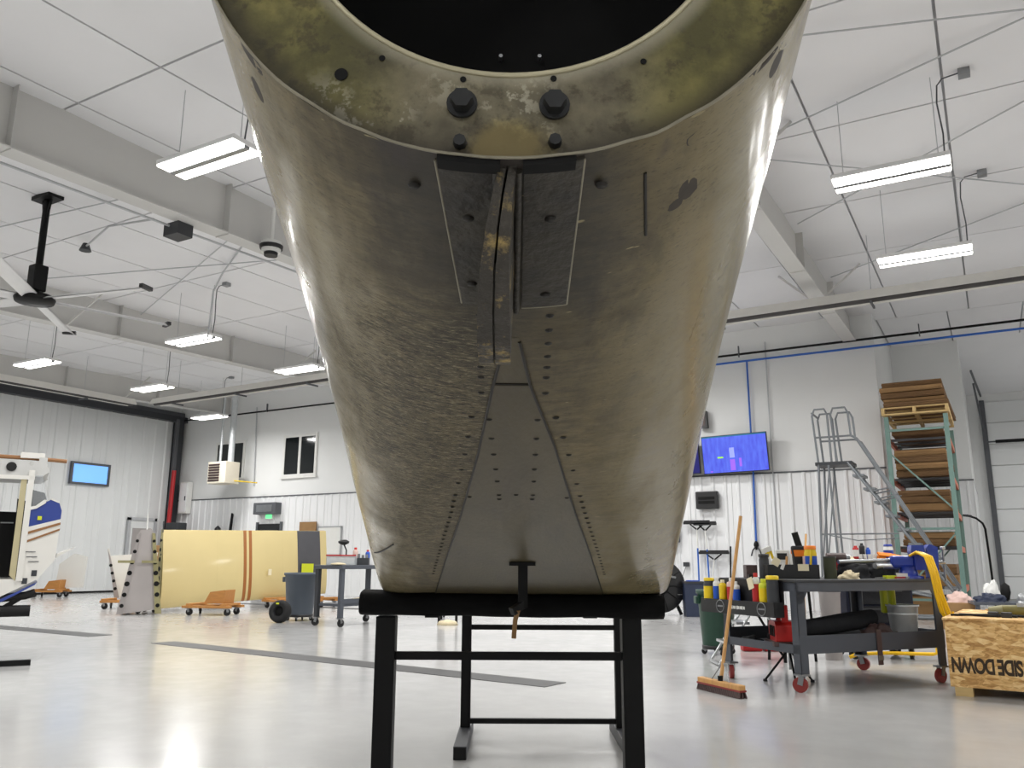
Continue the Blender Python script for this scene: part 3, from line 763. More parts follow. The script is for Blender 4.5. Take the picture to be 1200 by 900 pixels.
MB().tube([(cl.x + HR * math.cos(2 * math.pi * k / 96), .611 - FO.y, cl.z + HR * math.sin(2 * math.pi * k / 96)) for k in range(96)], .0024, 8, True).build('hole_lip', 'lip_metal', tcn)
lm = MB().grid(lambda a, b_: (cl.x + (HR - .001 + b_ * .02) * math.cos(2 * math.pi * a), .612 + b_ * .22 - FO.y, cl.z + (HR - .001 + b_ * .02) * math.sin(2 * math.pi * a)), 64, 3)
lm.build('shade_liner', 'hole_black', tcn)
MB().cyl((cl.x, .83 - FO.y, cl.z), (cl.x, .834 - FO.y, cl.z), HR + .022, seg=48).build('shade_backing', 'hole_black', tcn)  # black disc and liner added so the open interior stays dark
for x in (-.014, .029):
    MB().cyl((x - FO.x, .822 - FO.y, 1.618), (x - FO.x, .831 - FO.y, 1.618), .0022, seg=10).build('pin', 'alu', tcn)
# bolts on the web
def on_web(px, pz, y=.609): return Vector((px, y, pz)) - FO
hexm = MB().cyl((0, 0, 0), (0, -.011, 0), .0098, .0088, 6); hexm.cyl((0, .001, 0), (0, -.002, 0), .0125, seg=20)
hx = hexm.mesh('bolt', 'bolt_black'); smallm = MB().cyl((0, 0, 0), (0, -.007, 0), .0058, .005, 8).mesh('bolt', 'bolt_black')
for x, z, me in ((-.0415, 1.432, hx), (.0335, 1.431, hx), (-.0425, 1.397, smallm), (.0335, 1.398, smallm)):
    ob('bolt', me, tcn, loc=on_web(x, z))
dot = MB().cyl((0, 0, 0), (0, -.0005, 0), .0055, seg=16).mesh('web_hole', 'hole_black'); dots = MB().cyl((0, 0, 0), (0, -.0005, 0), .0026, seg=12).mesh('web_hole', 'hole_black')
for x, z, me in ((-.141, 1.459, dot), (-.108, 1.474, dots), (-.041, 1.455, dots), (.033, 1.456, dots), (.107, 1.472, dots)):
    ob('web_hole', me, tcn, loc=on_web(x, z, .6105))
# doubler plates, bracket fin
def patch(corners, off, nu=10, nv=14):
    (a, b, c, d) = corners
    def P(u, v, o):
        x = (a[0] * (1 - u) + b[0] * u) * (1 - v) + (d[0] * (1 - u) + c[0] * u) * v
        y = (a[1] * (1 - u) + b[1] * u) * (1 - v) + (d[1] * (1 - u) + c[1] * u) * v
        return belly(x, y, o)
    m = MB().grid(lambda u, v: P(u, v, off), nu, nv)
    for k in range(4):
        def edge(s, o):
            return P(*((s, 0), (1, s), (1 - s, 1), (0, 1 - s))[k], o)
        m.grid(lambda s, t: edge(s, -.0005 + (off + .0005) * t), max(nu, nv), 1, False)
    return m
patch([(-.062, .606), (-.010, .606), (-.014, .845), (-.054, .846)], .0035).build('doubler_plate', 'soot_plate', tcn)
patch([(.009, .606), (.057, .604), (.058, .848), (.010, .850)], .0035).build('doubler_plate', 'soot_plate', tcn)
for x0, x1, yy in ((-.060, -.010, .6045), (.008, .050, .6035)):     # black strips painting the shade in the gap under the joggled plate ends
    patch([(x0, .600), (x1, .600), (x1, .612), (x0, .612)], .0060, 6, 2).build('gap_shade', 'hole_black', tcn)
prof = [(.608, 1.383), (.612, 1.356), (.63, 1.335), (.66, 1.308), (.70, 1.282), (.74, 1.264), (.78, 1.258), (.815, 1.264), (.845, 1.285), (.865, 1.325), (.875, 1.348), (.74, 1.372)]
for s, th in ((-1, .0115), (1, .0115)):
    def fp(a, b, t, s=s, th=th):
        x = -.0045 + s * (.0010 + (th + .003 - .0085 * min(1, max(0, (b - 1.27) / .1))) * t) + (b - 1.37) * .11 - .004 * math.sin(math.pi * min(1, max(0, (1.375 - b) / .118)))
        return Vector((x, a, b)) - FO
    mm = MB()
    if s > 0: mm.prism(prof, 1, lambda a, b, t: fp(a, b, t))
    else: mm.prism(prof, 1, lambda a, b, t: fp(a, b, 1 - t))
    mm.build('tie_down_fin', 'worn_bracket', tcn, bevel=.002)
    mm2 = MB().tube([belly(-.0045 + s * .009, d, .003) for d in np.linspace(.612, .86, 12)], .0032, 8); mm2.build('fin_fillet', 'soot_plate', tcn)
for cs in ([(-.062, .606), (-.054, .846)], [(.057, .604), (.058, .848)], [(.058, .848), (.010, .850)]):
    MB().tube([belly(cs[0][0] + (cs[1][0] - cs[0][0]) * s, cs[0][1] + (cs[1][1] - cs[0][1]) * s, .003) for s in np.linspace(0, 1, 14)], .0011, 5).build('plate_edge', 'edge_metal', tcn)
fill = [(.66, 1.315), (.70, 1.287), (.74, 1.269), (.78, 1.263), (.812, 1.268), (.84, 1.29), (.85, 1.335), (.68, 1.36)]
MB().prism(fill, 1, lambda a, b, t: Vector((-.0045 + (t - .5) * .004 + (b - 1.37) * .11 - .004 * math.sin(math.pi * min(1, max(0, (1.375 - b) / .118))), a, b)) - FO).build('fin_filler', 'soot_plate', tcn)
# screws in the plates
scr_m = MB().lathe([(.0, -.0012), (.0045, -.0010), (.0055, .0008)], seg=12).mesh('screw', 'rivet_dark')
for x, d in ((-.039, .682), (-.041, .800), (.033, .682), (.034, .822), (-.083, .646), (.074, .642)):
    ob('screw', scr_m, tcn, loc=belly(x, d, .0042))
# belly panel (long tapered sheet) and its seams
eL = [(-.010, .955), (-.026, 1.086), (-.058, 1.404), (-.113, 1.864), (-.186, 2.414), (-.285, 3.19)]
eR = [(.008, .935), (.025, 1.084), (.071, 1.352), (.132, 1.778), (.209, 2.272), (.345, 3.19)]
def ex(E, d): return float(np.interp(d, [p[1] for p in E], [p[0] for p in E]))
def bp_pt(u, v, o):
    d = 1.078 + (3.17 - 1.078) * v; x = ex(eL, d) * (1 - u) + ex(eR, d) * u
    return belly(x, d, o)
bpm = MB().grid(lambda u, v: bp_pt(u, v, .0022), 14, 60)
bpm.grid(lambda u, v: bp_pt(u, 0, .0022 * v), 14, 1, False)
bpm.build('belly_panel', 'belly_panel', tcn)
bpm2 = MB().grid(lambda u, v: belly((ex(eL, .93 + .14 * v)) * (1 - u) + ex(eR, .93 + .14 * v) * u, .93 + .14 * v, .0016), 4, 8); bpm2.build('belly_panel', 'belly_panel', tcn)
for E in (eL, eR):
    MB().tube([belly(ex(E, d), d, .0018) for d in np.linspace(.94, 3.16, 50)], .0022, 5).build('panel_seam', 'rivet_dark', tcn)
MB().tube([belly(x, 1.074, .0015) for x in np.linspace(-.026, .026, 8)], .0016, 5).build('panel_seam', 'rivet_dark', tcn)
MB().tube([belly(.112 + .16 * (d - .648), d, .0008) for d in np.linspace(.648, .75, 8)], .0016, 5).build('panel_seam', 'rivet_dark', tcn)
# rivets
riv = MB().lathe([(0, -.0026), (.0036, -.002), (.0056, .0004)], seg=8).mesh('rivet', 'rivet_dark')
pts = []
for d in (.878, .914, .950, .988, 1.022, 1.056, 1.112): pts += [(-.036 - .025 * (d - .878), d), (.041 + .02 * (d - .878), d)]
for d in (1.214, 1.304, 1.39, 1.48, 1.562, 1.666): pts += [(-.034 + .02 * (d - 1.214), d), (.038 + .01 * (d - 1.214), d)]
d = 1.214
while d < 2.72:
    pts += [(ex(eL, d) - .021 - .003 * (d - 1.2), d), (ex(eR, d) + .018 + .004 * (d - 1.2), d)]
    d += .094 if d < 1.6 else .05
pts += [(-.085, 1.684), (.009, 1.664), (.112, 1.688), (-.025, 1.70), (.042, 1.70)]
for x, d in pts: ob('rivet', riv, tcn, loc=belly(x, d, .0022 if ex(eL, d) < x < ex(eR, d) else 0))
# chipped paint along the right and left rims
M('chip_dark', (58, 51, 42), .6, var=.3, scale=50)
for x, d, rx, rd, sk in ((x, d, rx * 1.45, rd * 1.35, sk) for x, d, rx, rd, sk in ((.158, .632, .009, .007, .7), (.161, .705, .006, .012, .3), (.152, .72, .005, .006, 0), (.190, .604, .005, .006, 0), (.205, .602, .008, .006, .4), (.222, .628, .004, .010, .2),
                         (-.196, .605, .005, .010, .2), (-.214, .604, .006, .008, .3), (-.206, .622, .004, .008, 0), (-.222, .65, .003, .010, 0))):
    c = MB()
    n = 14; vs = [belly(x, d, .0007)]
    for k in range(n):
        a = 2 * math.pi * k / n; j = 1 + .28 * mnoise.noise(Vector((k * .9, x * 90, d * 40)))
        vs.append(belly(x + rx * j * math.cos(a) + sk * rd * math.sin(a) * .6, max(.602, d + rd * j * math.sin(a)), .0007))
    c.add(vs, [(0, 1 + (k + 1) % n, 1 + k) for k in range(n)], True); c.build('paint_chip', 'chip_dark', tcn)
# long scratch and creases on the flanks
MB().tube([belly(-.405 + .09 * s, 2.5 - .25 * s, .0006) for s in np.linspace(0, 1, 10)], .0022, 5).build('scratch', 'rivet_dark', tcn)
# drain mast hanging below the belly
dm = MB().bb(-.038, .038, -.03, .03, -.006, .004); dm.bb(-.012, .016, -.012, .012, -.125, 0); dm.bar((.004, 0, -.115), (-.03, -.02, -.135), .022)
p = belly(.032, 2.476, .003); dm.build('drain_mast', 'black_metal', tcn, loc=p)
MB().tube([p + Vector((-.012, -.02, -.13)), p + Vector((-.02, .0, -.16)), p + Vector((-.024, .0, -.21))], .007, 6).build('drain_tube', 'cardboard', tcn)

# ---- front stand
st = thing('support_stand', 'black steel stand with padded top carrying the tail cone', 'stand', (*W(-.01, 3.2), 0), YAW)
bz = .957
pad = MB()
def pad_pt(u, v):
    a = 2 * math.pi * v; x = -.545 + 1.115 * u
    rx, rz = .085, .044
    sq = 1 / max(abs(math.cos(a)), abs(math.sin(a))) ** .55
    n_ = mnoise.noise(Vector((x * 5, math.cos(a), math.sin(a)))) * .006
    return (x, (rx + n_) * math.cos(a) * sq, bz - .047 - .012 * (u - .5) + (rz + n_) * math.sin(a) * sq)
pad.grid(pad_pt, 40, 20); pad.add([pad_pt(0, k / 20) for k in range(20)], [tuple(range(20))]); pad.add([pad_pt(1, k / 20) for k in range(20)], [tuple(reversed(range(20)))])
pad.build('padded_beam', 'pad_black', st)
for s, xo in ((-1, -.452), (1, .455)):
    MB().bb(xo - .036, xo + .036, -.036, .036, .07, bz - .09).build('leg', 'black_metal', st, bevel=.004)
    MB().bb(xo - .04, xo + .04, -.38, .38, 0, .07).build('foot', 'black_metal', st, bevel=.004)
MB().bb(-.42, .42, -.014, .014, .712, .740).build('crossbar', 'black_metal', st)
MB().bb(-.42, .42, -.014, .014, .15, .178).build('crossbar', 'black_metal', st)
for s in (-.28, .3): MB().box((s, .02, bz - .088), (.05, .17, .008)).build('strap', 'black_matte', st)
# ---- rear stand
rs = thing('support_stand', 'second black steel stand behind the padded one, with long grey tipped feet', 'stand', (*W(.2, 5.42), 0), YAW)
for xo in (-.478, .478):
    MB().bb(xo - .03, xo + .03, -.03, .03, .07, .93).build('leg', 'black_metal', rs, bevel=.004)
    MB().bb(xo - .037, xo + .037, -.56, .30, 0, .07).build('foot', 'dark_grey', rs, bevel=.004)
    MB().bb(xo - .033, xo + .033, -.566, -.56, .004, .066).build('end_cap', 'black_matte', rs)
for z in (.645, .09): MB().bb(-.45, .45, -.014, .014, z, z + .03).build('crossbar', 'black_metal', rs)
MB().bb(-.54, .54, -.05, .05, .87, .965).build('top_beam', 'black_metal', rs, bevel=.008)
# ================================================================ LEFT SIDE: PARTIAL AIRCRAFT, WINGS, BARREL, BENCH
ax_, ay_ = W(-5.01, 9.0)
ap = thing('aircraft_cabin', 'white aircraft cabin with blue nose band and open black doorway at the left edge', 'aircraft', (ax_, ay_, 0), YAW + R(30))
def AP(x, y, z): return (x + 5.1, y - 9.0, z)
Y0, Y1 = 9.0, 10.1
def slab(poly, name, m, y0=Y0, y1=Y1, bevel=.02, parent=ap, lab=None):
    return MB().prism(poly[::-1], 1, lambda a, b, t: AP(a, y0 + (y1 - y0) * t, b)).build(name, m, parent, bevel, label=lab)
slab([(-7.4, .60), (-5.5, .64), (-5.28, .76), (-5.28, .86), (-7.4, .86)], 'belly_sill', 'plane_white')
nose = slab([(-5.28, .76), (-5.1, .86), (-4.96, 1.06), (-4.95, 1.49), (-5.28, 1.39)], 'lower_nose', 'plane_white')
slab([(-5.46, .635), (-5.28, .73), (-5.1, .83), (-5.12, .80), (-5.30, .69), (-5.46, .60)], 'belly_stripe', 'plane_blue', Y0 - .012, Y1 + .01, 0)
band = slab([(-5.28, 1.39), (-4.95, 1.49), (-4.95, 1.58), (-4.98, 1.66), (-5.05, 1.70), (-5.12, 1.66), (-5.2, 1.60), (-5.28, 1.57)], 'nose_band', 'plane_blue')
slab([(-5.28, 1.31), (-4.947, 1.43), (-4.947, 1.455), (-5.28, 1.338)], 'stripe', 'plane_brown', Y0 - .006, Y1, 0)
slab([(-5.28, 1.22), (-4.947, 1.37), (-4.947, 1.39), (-5.28, 1.245)], 'stripe', 'plane_brown', Y0 - .006, Y1, 0)
slab([(-5.29, 1.565), (-5.19, 1.595), (-5.11, 1.655), (-5.10, 1.69), (-5.13, 1.69), (-5.2, 1.625), (-5.29, 1.6)], 'window_trim', 'plane_white', Y0 - .012, Y0 + .05, 0)
slab([(-5.07, 1.695), (-4.99, 1.662), (-4.985, 1.675), (-5.06, 1.712)], 'cowl_edge', 'plane_white', Y0 - .005, Y1, 0)
slab([(-4.95, 1.08), (-4.76, 1.205), (-4.94, 1.125)], 'firewall_sheet', 'plane_white', Y0 + .05, Y1 - .05, 0)
slab([(-5.3, .84), (-5.24, .84), (-5.245, 2.0), (-5.3, 2.0)], 'door_post', 'plane_white', Y0 - .015, Y0 + .08, .01)
slab([(-5.365, .9), (-5.305, .84), (-5.31, 1.9), (-5.365, 1.9)], 'door_seal', 'plane_seal', Y0 - .005, Y0 + .1, .01)
slab([(-7.4, 1.89), (-5.24, 1.90), (-5.24, 1.94), (-7.4, 1.93)], 'door_header', 'plane_white', Y0 - .015, Y0 + .08, .005)
rf_ = slab([(-7.4, 1.93), (-5.17, 1.94), (-5.1, 2.0), (-5.16, 2.10), (-7.4, 2.14)], 'roof', 'plane_grey', Y0 + .02, Y1)
MB().lathe([(.05, 0), (.05, .012)], seg=14, mtx=Matrix.Translation(AP(-5.47, Y0 + .02, 2.03)) @ Matrix.Rotation(R(90), 4, 'X')).build('wing_socket', 'cab_black', ap)
MB().tube([AP(-7.3, Y0 + .15, 2.155), AP(-5.3, Y0 + .15, 2.145), AP(-4.95, Y0 + .15, 2.13)], .022).build('carry_bar', 'plane_brown', ap)
MB().bb(*[AP(-5.4, 0, 0)[0], AP(-5.17, 0, 0)[0]], Y0 + .1 - 9.0, Y0 + .2 - 9.0, 2.14, 2.20).build('bar_fitting', 'plane_white', ap)
MB().bb(AP(-5.22, 0, 0)[0], AP(-5.14, 0, 0)[0], Y0 + .06 - 9.0, Y0 + .24 - 9.0, 1.99, 2.15).build('wing_lug', 'plane_grey', ap)
# windshield, side wall, cockpit
MB().add([AP(-5.07, Y0 + .05, 1.69), AP(-5.07, Y1 - .05, 1.69), AP(-5.17, Y1 - .05, 2.0), AP(-5.17, Y0 + .05, 2.0)], [(0, 1, 2, 3)]).build('windshield', 'clear_glass', ap)
MB().add([AP(-5.24, Y0 + .01, 1.61), AP(-5.10, Y0 + .01, 1.69), AP(-5.17, Y0 + .01, 1.95), AP(-5.24, Y0 + .01, 1.95)], [(0, 1, 2, 3)]).build('quarter_window', 'clear_glass', ap)
slab([(-7.4, .86), (-5.28, .86), (-5.28, 1.60), (-7.4, 1.62)], 'far_side', 'cab_black', Y1 - .06, Y1, 0)
slab([(-5.36, 1.2), (-5.2, 1.2), (-5.16, 1.64), (-5.38, 1.70)], 'instrument_panel', 'cab_black', Y0 + .1, Y1 - .06, 0)
slab([(-6.3, .86), (-5.75, .86), (-5.72, 1.1), (-5.9, 1.12), (-5.98, 1.72), (-6.12, 1.75), (-6.3, 1.1)], 'pilot_seat', 'cab_black', Y0 + .12, Y0 + .55, .04)
slab([(-5.25, 1.57), (-5.09, 1.66), (-5.13, 1.77), (-5.25, 1.80)], 'glareshield', 'cab_black', Y0 + .1, Y1 - .1, 0)
MB().box(AP(-5.45, Y0 + .3, 1.45), (.12, .02, .012)).build('control_yoke', 'steel', ap)
MB().box(AP(-5.15, Y0 - .008, 1.495), (.04, .006, .04)).build('tag', 'lime', ap)
for k in range(3): MB().box(AP(-5.2 + .02 * k, Y0 - .004, 1.14 - .05 * k), (.1, .004, .008)).build('placard', 'wire_grey', ap)
for p_ in ((-5.14, .92), (-5.22, .84)): MB().box(AP(p_[0], Y0 - .004, p_[1]), (.05, .006, .06)).build('vent', 'dark_grey', ap)
# its stand
s2 = thing('support_stand', 'black steel stand under the white aircraft cabin', 'stand', (*W(-5.01, 9.05), 0), YAW + R(30))
def S2(x, y, z): return (x + 5.1, y - 9.05, z)
MB().tube([S2(-6.6, 9.05, .535), S2(-5.16, 9.05, .535)], .06, 12).build('padded_bar', 'black_matte', s2)
MB().tube([S2(-5.13, 9.05, .72), S2(-5.22, 9.05, .69), S2(-5.5, 9.05, .66)], .042, 12).build('end_roller', 'black_matte', s2)
MB().bar(S2(-5.45, 9.05, .56), S2(-5.62, 9.05, .05), .06).build('leg', 'black_metal', s2)
MB().bar(S2(-5.22, 9.05, .70), S2(-5.5, 9.05, .5), .05).build('brace', 'black_metal', s2)
MB().bb(-1.8, 0, -.17, -.09, 0, .055).build('foot', 'black_metal', s2); MB().bb(-.57, -.47, -.17, .17, 0, .055).build('foot_link', 'black_metal', s2)

# ---- wings
def airfoil(n=22, t=.13):
    up = []
    for k in range(n + 1):
        c = .5 - .5 * math.cos(math.pi * k / n)
        y = 5 * t * (.2969 * math.sqrt(c) - .126 * c - .3516 * c * c + .2843 * c ** 3 - .1036 * c ** 4)
        up.append((c, y))
    return [(c, y) for c, y in up] + [(c, -y) for c, y in reversed(up[1:-1])]
AF = airfoil()
def wing_loft(L, root, tip, lean, y0=0.0, y1=1.0, off=0.0, ny=10):
    """root, tip: (z of the leading edge at the bottom, chord); returns mesh builder"""
    n = len(AF); vs = []
    for j in range(ny + 1):
        s = y0 + (y1 - y0) * j / ny; z0 = root[0] + (tip[0] - root[0]) * s; ch = root[1] + (tip[1] - root[1]) * s
        for c, y in AF:
            yy = y * ch * (1 - .25 * s); yy += math.copysign(off, y) if y else 0
            vs.append((yy + lean * c * ch, s * L, z0 + c * ch))
    fs = [(j * n + k, j * n + (k + 1) % n, (j + 1) * n + (k + 1) % n, (j + 1) * n + k) for j in range(ny) for k in range(n)]
    m = MB().add(vs, fs, True)
    m.add(vs[:n], [tuple(range(n))]); m.add(vs[-n:], [tuple(reversed(range(n)))])
    return m
wg = thing('aircraft_wing', 'cream aircraft wing with two brown stripes standing on its edge', 'wing', (-15.2, 11.75, 0), R(-13.9))
WL, WR_, WT = 4.05, (.06, 1.62), (.27, 1.5)
wing_loft(WL, WR_, WT, -.06).build('wing_skin', 'cream_wing', wg)
for a in (.455, .488): wing_loft(WL, WR_, WT, -.06, a, a + .018, .004, 1).build('stripe', 'wing_brown', wg)
wing_loft(WL, WR_, WT, -.06, .80, .955, .004, 2).build('walk_strip', 'wing_walk', wg)
for a in (.3, .7): wing_loft(WL, WR_, WT, -.06, a, a + .0015, .001, 1).build('skin_joint', 'cream_wing', wg)
MB().bb(.10, .112, 3.3, 3.62, .62, .98).build('tag_sheet', 'lime', wg)
MB().bb(.118, .126, 2.42, 2.5, .72, .86).build('paper_tag', 'paper', wg)
def rib_holes(parent, z0, ch, lean, y, r=.045, n=7, x=0.0):
    for k in range(n):
        c = .14 + .72 * k / (n - 1); rr = r * (1.25 - 1.1 * abs(c - .42))
        MB().cyl((lean * c * ch + x, y - .004, z0 + c * ch), (lean * c * ch + x, y + .003, z0 + c * ch), rr, seg=14).build('lightening_hole', 'hole_black', parent)
rb = wing_loft(.02, (.05, 1.64), (.05, 1.64), -.06, 0, 1, .004, 1).build('root_rib', 'primer_olive', wg, loc=(0, -.03, 0))
rib_holes(wg, .05, 1.64, -.06, -.03)
rib_holes(wg, .05, 1.64, -.06, -.03, .02, 5, .05)
MB().tube([(-.05, -.02, 1.62), (-.06, -.02, 1.86)], .012, 6).build('aileron_rod', 'dark_grey', wg)
for z in (.9,): MB().box((-.1, -.14, .98), (.34, .06, .06)).build('spar_lug', 'primer_olive', wg)
# grey tapered section in front of it
gx, gy = -14.72, 10.95
gw = thing('wing_section', 'grey tapered wing section with two holed ribs beside the cream wing', 'wing', (gx, gy, 0), YAW + R(22))
MB().prism([(-.34, .02), (.34, .10), (.13, 1.60), (.09, 1.66), (-.11, 1.64), (-.13, 1.60)], 1, lambda a, b, t: (a, .02 + .5 * t, b)).build('grey_skin', 'primer_grey', gw, bevel=.01)
for s, (x0, x1) in ((-1, (-.345, -.13)), (1, (.345, .135))):
    MB().prism([(x0 - .06, .02), (x0 + .06, .02), (x1 + .03, 1.58), (x1 - .03, 1.58)] , 1, lambda a, b, t: (a, -.02 + .05 * (1 - t), b)).build('rib', 'primer_olive' if s > 0 else 'bare_alu', gw)
    for k in range(7):
        c = .1 + .8 * k / 6; x = x0 + (x1 - x0) * c
        MB().cyl((x, -.026, .02 + 1.56 * c), (x, -.019, .02 + 1.56 * c), .05 - .02 * abs(c - .4) * 2, seg=14).build('lightening_hole', 'hole_black', gw)
    MB().box((x0 * .62 - .1, -.06, 1.02), (.3, .07, .05)).build('spar_lug', 'primer_olive', gw)
MB().tube([(0, .2, 1.64), (-.01, .2, 1.95)], .014, 6).build('top_rod', 'white_plastic', gw)
# white stabiliser on a dolly
wsx, wsy = -17.1, 12.3
ws = thing('stabiliser', 'white tail surface with a holed leading edge, leftmost of the dismantled wings', 'tail surface', (wsx, wsy, 0), YAW + R(25))
MB().prism([(-.18, .22), (.5, .20), (.62, 1.22), (-.36, 1.14), (-.40, 1.30), (-.44, 1.30)], 1, lambda a, b, t: (a, .12 * t, b)).build('white_skin', 'plane_white', ws, bevel=.01)
MB().prism([(-.20, .22), (-.1, .22), (-.36, 1.12), (-.43, 1.28)], 1, lambda a, b, t: (a, -.03 + .03 * (1 - t), b)).build('edge_rib', 'bare_alu', ws)
for k in range(4): MB().cyl((-.2 - .045 * k, -.036, .42 + .17 * k), (-.2 - .045 * k, -.029, .42 + .17 * k), .035, seg=12).build('lightening_hole', 'hole_black', ws)
def dolly(loc, rz, lab, L=.75, w=.5, block=False, z=.14):
    t = thing('wood_dolly', lab, 'dolly', (*loc, 0), rz, 'wooden dollies under the dismantled wings')
    for s in (-1, 1): MB().bb(-L / 2, L / 2, s * w / 2 - .06, s * w / 2 + .06, z, z + .045).build('rail', 'wood_dolly', t, bevel=.004)
    for k in (-.36, .36): MB().bb(k * L - .06, k * L + .06, -w / 2 - .05, w / 2 + .05, z + .045, z + .085).build('cross_slat', 'wood_dolly', t, bevel=.004)
    if block: MB().prism([(-.1, 0), (.32, 0), (.34, .26), (.02, .22)], 1, lambda a, b, q: (a, -.2 + .4 * q, z + .085 + b)).build('cradle_block', 'wood_dolly', t, bevel=.006)
    for i, (a, b) in enumerate(((-.4, -1), (.4, -1), (-.4, 1), (.4, 1))): caster(t, a * L, b * (w / 2 - .03), z, z * .46, 'rubber', i)
    return t
dolly((-16.85, 12.0), YAW, 'small wooden dolly under the white tail surface', .6, .4)
dolly((-13.55, 11.75), R(20), 'wooden dolly with an angled cradle block in front of the cream wing', 1.0, .5, True)
dolly((-14.15, 14.2), R(-13.9), 'wooden dolly under the middle of the cream wing', .8, .45)
dolly((-13.85, 15.1), R(-13.9), 'wooden dolly under the dark banded end of the cream wing', .8, .45)
dolly((-15.35, 11.45), R(-13.9), 'wooden dolly between the grey section and the cream wing', .6, .4)
dolly((-23.6, 14.6), YAW, 'wooden dolly carrying a white fairing near the hangar door', .9, .5, True)
wp = tag(MB().prism([(-.35, .24), (.42, .24), (.46, 1.12), (.1, 1.2), (-.3, .9)], 1, lambda a, b, t: (a, -.05 + .1 * t, b)).build('tail_fairing', 'plane_white', loc=(-23.35, 14.95, .02), rz=YAW, bevel=.01), 'white curved fairing standing on a dolly beyond the aircraft nose', 'fairing')
tag(MB().bb(-.32, .32, -.2, .2, 0, .45).build('cardboard_box', 'cardboard', loc=(-18.0, 13.6, .95), rz=YAW), 'brown cardboard box on a trolley behind the white tail surface', 'box')
tr = thing('trolley', 'pale trolley under the cardboard box behind the white tail surface', 'trolley', (-18.0, 13.6, 0), YAW)
MB().bb(-.4, .4, -.28, .28, .9, .95).build('tray', 'wain_white', tr)
for a in (-.36, .36):
    for b in (-.24, .24): MB().bb(a - .02, a + .02, b - .02, b + .02, 0, .9).build('leg', 'wire_grey', tr)

# ---- grey barrel with dolly, tire
def barrel(loc, m, lab, r=.28, h=.74, z0=.10):
    t = thing('waste_barrel', lab, 'barrel', (*loc, 0))
    MB().lathe([(r * .82, z0), (r * .84, z0 + .02), (r * .985, z0 + h - .16), (r * 1.02, z0 + h - .155), (r * 1.03, z0 + h - .05), (r * 1.1, z0 + h - .045), (r * 1.11, z0 + h), (r * 1.0, z0 + h), (r * .97, z0 + h - .1), (r * .8, z0 + .03), (0, z0 + .03)], seg=32).build('drum', m, t)
    for s in (-1, 1):
        a = YAW + (0 if s > 0 else math.pi)
        MB().box((math.cos(a) * r * 1.08, math.sin(a) * r * 1.08, z0 + h - .12), (.05, .14, .09), (0, 0, a)).build('grip', m, t, bevel=.01)
    MB().lathe([(r * .5, z0 - .035), (r * .86, z0 - .03), (r * .88, z0 + .01), (r * .84, z0 + .012)], seg=24).build('dolly_plate', 'black_plastic', t)
    for k in range(4):
        a = k * math.pi / 2 + .5; caster(t, math.cos(a) * r * .72, math.sin(a) * r * .72, z0 - .03, .033, 'rubber', a)
    return t
barrel((-11.03, 11.52), 'barrel_grey', 'grey plastic waste barrel on a wheeled base beside the cream wing')
ti = thing('tire_casing', 'small black aircraft tire leaning on the grey barrel', 'tire', (-10.9, 10.91, 0), YAW - R(14))
lean = Matrix.Translation((0, 0, .19)) @ Matrix.Rotation(R(-10), 4, 'X') @ Matrix.Rotation(R(90), 4, 'X')
prof = [(.085, -.06), (.10, -.075), (.15, -.085), (.185, -.06), (.195, 0), (.185, .06), (.15, .085), (.10, .075), (.085, .06), (.085, -.06)]
MB().lathe(prof, seg=32, mtx=lean).build('tread', 'rubber', ti)
MB().lathe([(.0, -.02), (.087, -.02), (.087, .02), (0, .02)], seg=24, mtx=lean).build('rim_disc', 'hole_black', ti)
MB().box((.0, -.105, .33), (.05, .01, .025), (R(-10), 0, .2)).build('tag', 'lime', ti)

# ---- grey rolling bench behind the barrel
b2 = thing('rolling_bench', 'grey steel rolling bench with tools, between the wing tip and the tail cone', 'workbench', (-9.4, 10.75, 0), YAW + R(55))
MB().bb(-.06, 1.25, -.06, .62, .92, .985).build('bench_top', 'bench_grey', b2, bevel=.006)
MB().bb(0, 1.2, 0, .58, .32, .36).build('lower_shelf', 'bench_grey', b2); MB().bb(0, 1.2, -.01, .01, .36, .44).build('shelf_lip', 'bench_grey', b2)
for i, (a, b) in enumerate(((0, 0), (1.18, 0), (0, .56), (1.18, .56))):
    MB().bb(a - .035, a + .035, b - .035, b + .035, .14, .92).build('leg', 'bench_grey' if i != 2 else 'dark_grey', b2); caster(b2, a, b, .14, .06, 'rubber', i)
bx = YAW + R(55)
def on2(u, v, z=.985): return (-9.4 + u * math.cos(bx) - v * math.sin(bx), 10.75 + u * math.sin(bx) + v * math.cos(bx), z)
def can(name, loc, r, h, mats, lab, cat, neck=None, rz=0, label_band=None, seg=16, group=None):
    """bottle or can: body, shoulder, cap, label band"""
    t = thing(name, lab, cat, loc, rz, group)
    nr = neck or r * .5
    MB().lathe([(r * .96, 0), (r, .006), (r, h * .76), (r * .9, h * .83), (nr, h * .88), (nr, h * .9)], seg=seg).build('body', mats[0], t)
    MB().lathe([(nr * 1.1, h * .88), (nr * 1.1, h * .98), (nr * .9, h)], seg=seg).build('cap', mats[1], t)
    if len(mats) > 2: MB().lathe([(r * 1.012, h * .16), (r * 1.012, h * .68)], seg=seg).build('label_band', mats[2], t)
    return t
t = thing('parts_tray', 'grey open parts tray with a red edge on the left rolling bench', 'tray', on2(.25, .28), bx - R(50))
for a, b, c, d in ((-.24, .24, -.15, -.14), (-.24, .24, .14, .15), (-.24, -.23, -.15, .15), (.23, .24, -.15, .15)): MB().bb(a, b, c, d, 0, .16).build('tray_side', 'galvanised', t)
MB().bb(-.24, .24, -.15, .15, 0, .01).build('tray_base', 'galvanised', t); MB().bb(-.25, .25, -.165, -.15, .15, .17).build('red_edge', 'red_paint', t)
